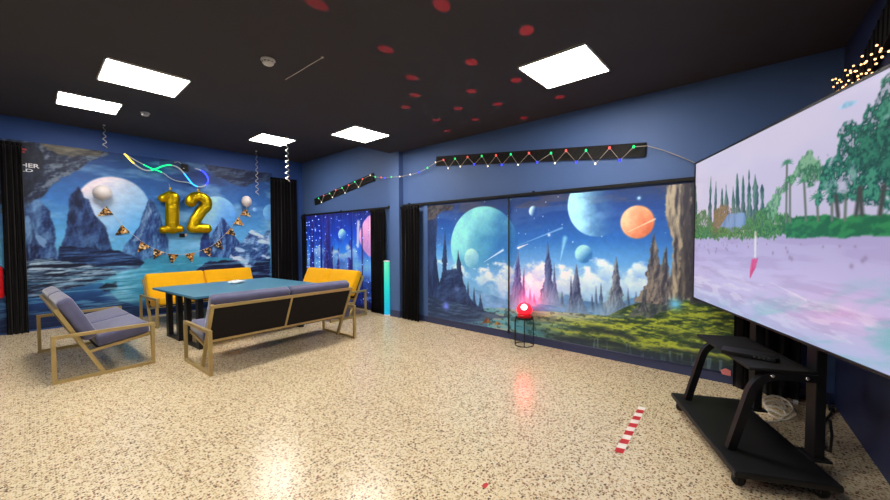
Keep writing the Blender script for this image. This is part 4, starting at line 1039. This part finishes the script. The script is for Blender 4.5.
# ------------------------------------------------------------------ boards and string lights on the right wall
def lattice_board(p, q, h, label):
    p, q = Vector(p), Vector(q); d = q-p; L = d.length; d.normalize()
    o = thing('lattice_board', label, 'board', tuple(p), 0, 'black boards with string lights')
    upv = Vector((1, 0, 0)).cross(d)
    upv = upv if upv.z > 0 else -upv
    MB().prism([(0, -h/2), (L, -h/2), (L, h/2), (0, h/2)], (0, 0, 0), d, upv, (-1, 0, 0), 0.018).build('backing', MT['matte'], o)
    mb = MB(); k = 0
    nst = int(L/0.075)
    for i in range(nst):
        a = d*(i*L/nst+0.005) + upv*(-h/2+0.012) + Vector((-0.021, 0, 0)); b = d*((i+1)*L/nst-0.005) + upv*(h/2-0.012) + Vector((-0.021, 0, 0))
        mb.beam(tuple(a), tuple(b), 0.006, 0.012, (1, 0, 0))
    mb.build('lattice', MT['board'], o)
    fr_ = MB()
    for s in (-1, 1): fr_.beam(tuple(upv*(s*(h/2-0.008))+Vector((-0.022, 0, 0))), tuple(d*L+upv*(s*(h/2-0.008))+Vector((-0.022, 0, 0))), 0.012, 0.016, (1, 0, 0))
    for t in (0.008, L-0.008): fr_.beam(tuple(d*t+upv*(-h/2)+Vector((-0.022, 0, 0))), tuple(d*t+upv*(h/2)+Vector((-0.022, 0, 0))), 0.012, 0.016, (1, 0, 0))
    fr_.build('frame', MT['board'], o)
    return o
lattice_board((XB, 4.0, 2.652), (XB, 0.96, 2.343), 0.15, 'long black lattice board with coloured bulbs above the planet blinds')
lattice_board((XB, 7.83, 2.262), (XB, 5.63, 2.590), 0.15, 'slanting black lattice board with coloured bulbs above the blue curtain')

sl = thing('string_lights', 'string of coloured bulbs zigzagging along both boards of the right wall', 'string lights', (XB-0.062, 4.0, 2.65))
def rel(q, dx=0.0): return (dx-(0.055 if 4.74 < -q[0] < 5.2 else 0.0), -q[0]-4.0, q[1]-2.65)
W1 = 'g_white'; G1 = 'g_green'; R1 = 'g_red'; B1 = 'g_blue'
bulbs = [((-7.567, 2.323), G1), ((-7.446, 2.227), W1), ((-7.350, 2.367), R1), ((-7.108, 2.395), G1), ((-6.995, 2.299), W1), ((-6.864, 2.445), R1), ((-6.626, 2.469), G1), ((-6.522, 2.354), W1), ((-6.387, 2.500), R1),
         ((-6.171, 2.544), G1), ((-6.048, 2.428), W1), ((-5.914, 2.574), R1), ((-5.669, 2.618), W1), ((-5.514, 2.568), G1), ((-5.340, 2.538), R1), ((-5.168, 2.505), B1), ((-4.989, 2.499), G1), ((-4.766, 2.482), W1), ((-4.560, 2.500), W1), ((-4.344, 2.511), B1), ((-4.150, 2.560), G1), ((-3.969, 2.624), W1),
         ((-3.800, 2.637), R1), ((-3.703, 2.494), W1), ((-3.565, 2.623), G1), ((-3.461, 2.490), W1), ((-3.323, 2.611), R1), ((-3.203, 2.486), B1), ((-3.065, 2.587), G1), ((-2.961, 2.428), W1), ((-2.821, 2.558), R1), ((-2.729, 2.415), B1), ((-2.585, 2.536), G1), ((-2.474, 2.380), W1), ((-2.313, 2.510), R1),
         ((-2.196, 2.376), B1), ((-2.009, 2.462), G1), ((-1.957, 2.330), W1), ((-1.816, 2.461), R1), ((-1.690, 2.305), B1), ((-1.575, 2.425), G1), ((-1.469, 2.256), W1), ((-1.313, 2.412), R1), ((-1.203, 2.257), B1), ((-1.065, 2.382), G1)]
path = [rel(q, -0.004) for q, _ in bulbs] + [rel((-0.938, 2.372)), rel((-0.789, 2.301)), rel((-0.647, 2.218)), rel((-0.430, 2.078))]
MB().tube(path, 0.0045, 5).build('cable', MT['greencord'], sl)
for q, mname in bulbs:
    c = rel(q, -0.010)
    MB().ball(c, 0.014 if mname != W1 else 0.011, 8, 1.25).build('bulb', MT[mname], sl)

lw = thing('light_curtain', 'strands of tiny blue white lights hanging over the blue printed curtain', 'string lights', (XB-0.098, 6.95, 1.93))
MB().tube([(0.02, 1.14, 0), (0.02, 0, -0.008), (0.02, -1.25, 0)], 0.004, 5).build('top_wire', MT['darkcord'], lw)
for i, y in enumerate([1.10, 1.00, 0.86, 0.70, 0.55, 0.30, 0.05, -0.25, -0.55, -0.85, -1.05, -1.22]):
    pts = [(0.008*math.sin(j*1.7+i), y+0.02*math.sin(j*1.1+i*2), -1.75*j/9.0) for j in range(10)]
    MB().tube([(0.02, y, 0)]+pts[1:], 0.0016, 4).build('strand', MT['darkcord'], lw)
    nb = 11 if i < 5 else 5
    for j in range(nb):
        t = (j+random.random())/nb; k = min(8, int(t*9)); f = t*9-k
        q = [pts[k][a]*(1-f)+pts[k+1][a]*f for a in range(3)]
        MB().ball((q[0]-0.006, q[1], q[2]), 0.0095 if i < 5 else 0.007, 6).build('led', MT['g_led'], lw)

# ------------------------------------------------------------------ party decorations on the far wall
bn = thing('pennant_bunting', 'garland of black and gold triangle pennants hung between two white balloons', 'bunting', (1.95, YA-0.035, 1.5))
fl_ = [(0.853, 1.878), (1.058, 1.566), (1.331, 1.281), (1.530, 1.156), (1.762, 1.073), (2.043, 1.081), (2.334, 1.171), (2.533, 1.299), (2.771, 1.559), (2.921, 1.774), (3.064, 1.973)]
cen = [Vector((a[0]-1.95, 0, a[1]-1.5)) for a in fl_]
tops = []
for i, c in enumerate(cen):
    d = (cen[min(i+1, len(cen)-1)]-cen[max(i-1, 0)]).normalized(); dn = Vector((d.z, 0, -d.x)); tops.append((c-dn*0.055, d, dn))
cord = [(0.80-1.95, 0, 2.075-1.5)]
for c, d, dn in tops: cord += [tuple(c-d*0.07), tuple(c+d*0.07)]
cord.append((3.065-1.95, 0, 2.09-1.5))
MB().tube(cord, 0.003, 5).build('cord', MT['cord'], bn)
for c, d, dn in tops:
    p0, p1, p2 = c-d*0.088, c+d*0.088, c+dn*0.19
    MB().prism([(p0.x, p0.z), (p2.x, p2.z), (p1.x, p1.z)], (0, -0.004, 0), (1, 0, 0), (0, 0, 1), (0, 1, 0), 0.003).build('pennant', MT['pennant'], bn)

def balloon(loc, r, sz, label, tilt=0.0):
    o = thing('round_balloon', label, 'balloon', loc, 0, 'white balloons')
    prof = []
    for i in range(19):
        a = PI*i/18; rr = r*math.sin(a); z = -r*sz*math.cos(a)
        if z < 0: rr *= 1-0.16*(z/(r*sz))**2
        prof.append((max(rr, 0.004), z))
    MB().lathe(prof, (0, 0, 0), 28).build('skin', MT['balloon'], o)
    MB().lathe([(0.012, -r*sz-0.022), (0.014, -r*sz-0.018), (0.004, -r*sz-0.004)], (0, 0, 0), 12).build('knot', MT['balloon'], o)
    return o
balloon((0.805, YA-0.14, 2.19), 0.122, 1.02, 'round white balloon in front of the large pale moon at the left')
balloon((3.06, YA-0.12, 2.215), 0.10, 1.18, 'small white balloon at the right end of the pennant garland')

def foil_number(name, strokes, label, loc, R_):
    """an inflated foil figure: outline from thick strokes, pillowed front and back"""
    segs = []
    for st_ in strokes:
        for a, b, ra, rb in zip(st_[:-1], st_[1:], [q[2] for q in st_[:-1]], [q[2] for q in st_[1:]]): segs.append((np.array(a[:2]), np.array(b[:2]), ra, rb))
    def sd(x, y):
        best = np.full(np.shape(x), -9.0)
        for a, b, ra, rb in segs:
            d = b-a; L = max(1e-9, float(d@d)); t = np.clip(((x-a[0])*d[0]+(y-a[1])*d[1])/L, 0, 1)
            v = (ra*(1-t)+rb*t)-np.hypot(x-a[0]-t*d[0], y-a[1]-t*d[1])
            best = np.maximum(best, v)
        return best
    g = 0.0095; xs = np.arange(-0.30, 0.301, g); ys = np.arange(-0.46, 0.461, g)
    X, Y = np.meshgrid(xs, ys); Dv = sd(X, Y)
    e = 1e-4; gx = (sd(X+e, Y)-sd(X-e, Y))/(2*e); gy = (sd(X, Y+e)-sd(X, Y-e))/(2*e)
    out_ = Dv < 0
    X2 = np.where(out_, X-gx*Dv, X); Y2 = np.where(out_, Y-gy*Dv, Y)
    keep = ~out_; cell = keep[:-1, :-1] | keep[1:, :-1] | keep[:-1, 1:] | keep[1:, 1:]
    t = np.clip(np.where(out_, 0, Dv)/R_, 0, 1); H = 0.075*np.sqrt(np.maximum(0, 1-(1-t)**2))
    H = H*(0.94+0.12*fbm(X*26, Y*26, 201, 3)) - 0.004*np.clip((fbm(X*60, Y*60, 205, 2)-0.6)*6, 0, 1)*(t > 0.05)
    H = np.maximum(H, 0)
    idf = {}; vs = []; fs = []
    def vid(j, i, s):
        k = (j, i, s if H[j, i] > 1e-5 else 0)
        if k not in idf:
            idf[k] = len(vs); vs.append((X2[j, i], -s*H[j, i], Y2[j, i]))
        return idf[k]
    for j in range(len(ys)-1):
        for i in range(len(xs)-1):
            if cell[j, i]:
                q = [(j, i), (j, i+1), (j+1, i+1), (j+1, i)]
                fs.append(tuple(vid(a, b, 1) for a, b in q)); fs.append(tuple(vid(a, b, -1) for a, b in reversed(q)))
    o = thing(name, label, 'balloon', loc, 0, 'gold number balloons')
    MB().add(vs, fs, True).build('foil_skin', MT['foil'], o)
    MB().box((0.0, 0.0, 0.435), (0.03, 0.006, 0.05)).build('hanging_tab', MT['foil'], o)
    MB().tube([(0, 0, 0.455), (0.0, 0.04, 0.50), (0, 0.086, 0.54)], 0.002, 5).build('hanging_thread', MT['cord'], o)
    return o
w_ = 0.108
foil_number('number_balloon', [[(0.03, 0.28, w_), (0.02, -0.30, w_)], [(-0.115, 0.245, 0.075), (0.0, 0.31, 0.085)], [(-0.11, -0.33, 0.07), (0.13, -0.31, 0.07)], [(-0.12, -0.34, 0.066), (0.14, -0.315, 0.066)]],
            'gold foil balloon shaped like the number 1 on the far wall', (1.735, YA-0.10, 1.92), w_)
arc = [(-0.13, 0.20, 0.098)] + [(0.005+0.135*math.cos(a), 0.185+0.135*math.sin(a), 0.098) for a in [PI*0.80-i*PI*0.115 for i in range(11)]]
foil_number('number_balloon', [arc + [(-0.05, -0.13, 0.10), (-0.10, -0.27, 0.096)], [(-0.11, -0.305, 0.098), (0.13, -0.31, 0.092)]],
            'gold foil balloon shaped like the number 2 on the far wall', (2.185, YA-0.10, 1.93), 0.09)

wb = thing('wall_socket', 'small black and white wall box under the gold number balloons', 'box', (1.94, YA-0.012, 1.483))
MB().box((-0.02, -0.02, 0.0), (0.08, 0.04, 0.075)).build('case', MT['matte'], wb, bevel=0.004)
MB().box((0.035, -0.022, 0.012), (0.035, 0.044, 0.05)).build('plug', MT['white'], wb, bevel=0.004)

ctl = thing('light_controller', 'small black control box of the neon rope on the far wall', 'box', (1.985, YA-0.012, 2.79))
MB().box((0, -0.025, 0), (0.12, 0.05, 0.13)).build('case', MT['black'], ctl, bevel=0.006)
MB().box((-0.02, -0.0515, -0.02), (0.02, 0.004, 0.014)).build('sticker', MT['white'], ctl)
MB().tube([(-0.05, -0.02, 0.065), (-0.10, -0.02, 0.10), (-0.16, -0.014, 0.07)], 0.004, 6).build('lead', MT['cord'], ctl)

# neon rope: lit in yellow, green, cyan and blue stretches
rope = thing('neon_rope', 'looping neon rope lit yellow, green, cyan and blue above the gold balloons', 'neon light', (1.6, YA-0.075, 2.75))
def px2(pts): return pts
N1 = [(1.110, 2.897), (1.161, 2.835), (1.214, 2.771), (1.294, 2.696), (1.377, 2.654), (1.462, 2.661), (1.550, 2.706), (1.641, 2.765), (1.732, 2.797), (1.824, 2.793), (1.902, 2.746), (1.964, 2.668), (2.030, 2.576), (2.090, 2.500), (2.147, 2.459), (2.223, 2.445), (2.292, 2.468), (2.345, 2.526), (2.364, 2.590), (2.355, 2.655), (2.315, 2.724), (2.247, 2.772), (2.146, 2.793)]
N2 = [(1.136, 2.891), (1.229, 2.833), (1.337, 2.772), (1.463, 2.708), (1.579, 2.669), (1.667, 2.626), (1.727, 2.577), (1.818, 2.530), (1.928, 2.514), (2.025, 2.510), (2.106, 2.484)]
def smooth(pts, k=4):
    out = []; P_ = [Vector((q[0]-1.6, 0, q[1]-2.75)) for q in pts]; P_ = [P_[0]]+P_+[P_[-1]]
    for i in range(1, len(P_)-2):
        a, b, c, d = P_[i-1:i+3]
        for j in range(k):
            t = j/k; out.append(0.5*((2*b)+(-a+c)*t+(2*a-5*b+4*c-d)*t*t+(-a+3*b-3*c+d)*t**3))
    return out+[P_[-2]]
YELL = glow('yellow neon', (1.0, 0.75, 0.10, 1), 2.2); GRN = glow('green neon', (0.01, 0.85, 0.28, 1), 1.7); CYN = glow('cyan neon', (0.03, 0.40, 1.0, 1), 2.4); BLU = glow('blue neon', (0.03, 0.05, 1.0, 1), 3.0)
DIM = mat('unlit white neon sleeve', srgb(206, 216, 222), 0.35)
s1 = smooth(N1); s2 = smooth(N2)
def piece(s, i0, i1, m, dy, lab=None, r=0.0125):
    pts = [(v.x, dy+0.012*math.sin(i*0.25), v.z) for i, v in list(enumerate(s))[i0:i1+1]]
    o = MB().tube(pts, r, 8).build('neon_stretch', m, rope)
    if lab: o['label'] = lab
piece(s1, 0, 9, YELL, 0.0, 'glowing yellow stretch'); piece(s1, 9, 20, DIM, 0.0, 'unlit white stretch'); piece(s1, 20, 34, GRN, 0.0, 'glowing green stretch'); piece(s1, 34, 44, DIM, 0.0)
piece(s1, 44, 58, CYN, 0.0, 'glowing cyan stretch'); piece(s1, 58, 66, DIM, 0.0); piece(s1, 66, 84, BLU, 0.0, 'glowing blue stretch'); piece(s1, 84, 88, DIM, 0.0)
piece(s2, 0, 9, DIM, 0.026, None, 0.008); piece(s2, 9, 18, GRN, 0.026, 'glowing green stretch', 0.011); piece(s2, 18, 40, DIM, 0.026, None, 0.008)
for q in (N1[0], N1[8], N1[16]):
    MB().box((q[0]-1.6, 0.03, q[1]-2.75), (0.02, 0.036, 0.02)).build('wall_clip', MT['white'], rope)

def curl(p, length, r, turns, label):
    o = thing('curled_ribbon', label, 'ribbon', p, 0, 'curled ceiling ribbons')
    n_ = turns*14; pts = []
    for k in range(n_+1):
        t = k/n_; a = 2*PI*turns*t; rr = r*(0.45+0.7*t)
        pts.append((rr*math.cos(a), rr*math.sin(a), -length*t))
    MB().tube(pts, [0.004+0.004*(k/n_) for k in range(n_+1)], 4).build('ribbon', MT['silver'], o)
    MB().box((0, 0, -0.004), (0.03, 0.03, 0.008)).build('tape_tab', MT['white'], o)
    return o
curl((3.10, 6.52, ZHI), 0.80, 0.03, 8, 'silver curled ribbon hanging right under a lit panel, the longest curl')
curl((3.15, 8.0, ZHI), 0.92, 0.026, 8, 'thin silver curled ribbon hanging above the small white balloon')
curl((0.82, 8.0, ZHI), 0.36, 0.022, 4, 'short silver curled ribbon hanging above the large pale moon')

# ------------------------------------------------------------------ fire extinguisher at the left edge
ex = thing('fire_extinguisher', 'red fire extinguisher on the far wall left of the black drape', 'extinguisher', (-0.366, YA-0.105, 0.56))
MB().lathe([(0.07, 0), (0.082, 0.012), (0.085, 0.03), (0.085, 0.40), (0.075, 0.45), (0.045, 0.485), (0.028, 0.495), (0.028, 0.52)], (0, 0, 0), 28).build('cylinder', MT['red'], ex)
MB().box((0.025, -0.0835, 0.24), (0.05, 0.006, 0.11)).build('instruction_label', MT['white'], ex)
MB().lathe([(0.022, 0.515), (0.026, 0.53), (0.026, 0.56), (0.012, 0.565)], (0, 0, 0), 16).build('valve', MT['chrome'], ex)
MB().beam((0, 0, 0.565), (-0.12, -0.01, 0.61), 0.02, 0.012).beam((0, 0, 0.545), (-0.11, -0.01, 0.545), 0.018, 0.01).build('handle', MT['matte'], ex)
MB().tube([(-0.02, -0.02, 0.54), (-0.09, -0.04, 0.52), (-0.115, -0.03, 0.42), (-0.11, -0.02, 0.2), (-0.105, -0.02, 0.06)], 0.011, 8).build('hose', MT['matte'], ex)
MB().box((0, 0.095, 0.3), (0.06, 0.02, 0.3)).build('wall_bracket', MT['matte'], ex)

# ------------------------------------------------------------------ board with warm fairy lights behind the television's upper corner
def on_c(x, off): return Vector((x-0.0744*off, yc(x)+off, 0))
bp, bq = on_c(3.95, 0.012), on_c(2.85, 0.012); bp.z, bq.z = 2.45, 2.80
fb = thing('lattice_board', 'slanting dark board draped with warm fairy lights above the television', 'board', tuple(bp))
d = bq-bp; L = d.length; dn = d.normalized(); nr_ = Vector((-0.0746, 1, 0)).normalized(); upb = dn.cross(nr_)
upb = upb if upb.z > 0 else -upb
MB().prism([(0, -0.11), (L, -0.11), (L, 0.11), (0, 0.11)], (0, 0, 0), dn, upb, nr_, 0.02).build('backing', MT['matte'], fb)
mb = MB(); ns_ = 14
for k in range(ns_):
    a = dn*(k*L/ns_+0.005) + upb*-0.1 + nr_*0.024; b = dn*((k+1)*L/ns_-0.005) + upb*0.1 + nr_*0.024
    mb.beam(tuple(a), tuple(b), 0.007, 0.014, tuple(nr_))
mb.build('lattice', MT['board'], fb)
o_ = on_c(4.30, 0.05); o_.z = 2.64
fb2 = thing('fairy_lights', 'clump of warm white fairy lights strung from the corner along the slanting dark board', 'string lights', tuple(o_))
pth = []
for k in range(42):
    t = (k/41.0)**1.1
    x = 4.31-1.15*t + 0.02*math.sin(k*2.7)
    q = on_c(x, 0.068+0.01*math.sin(k*2.1)); q.z = 2.585-0.15*t + (0.05*(1-t)+0.03)*math.sin(k*1.9) + 0.03*math.sin(k*0.7+1)+0.02*random.uniform(-1, 1)
    pth.append(tuple(q-o_))
MB().tube(pth, 0.0025, 4).build('wire', MT['darkcord'], fb2)
for k in range(42):
    MB().ball(pth[k], 0.0065, 6).build('bulb', MT['g_warm'], fb2)
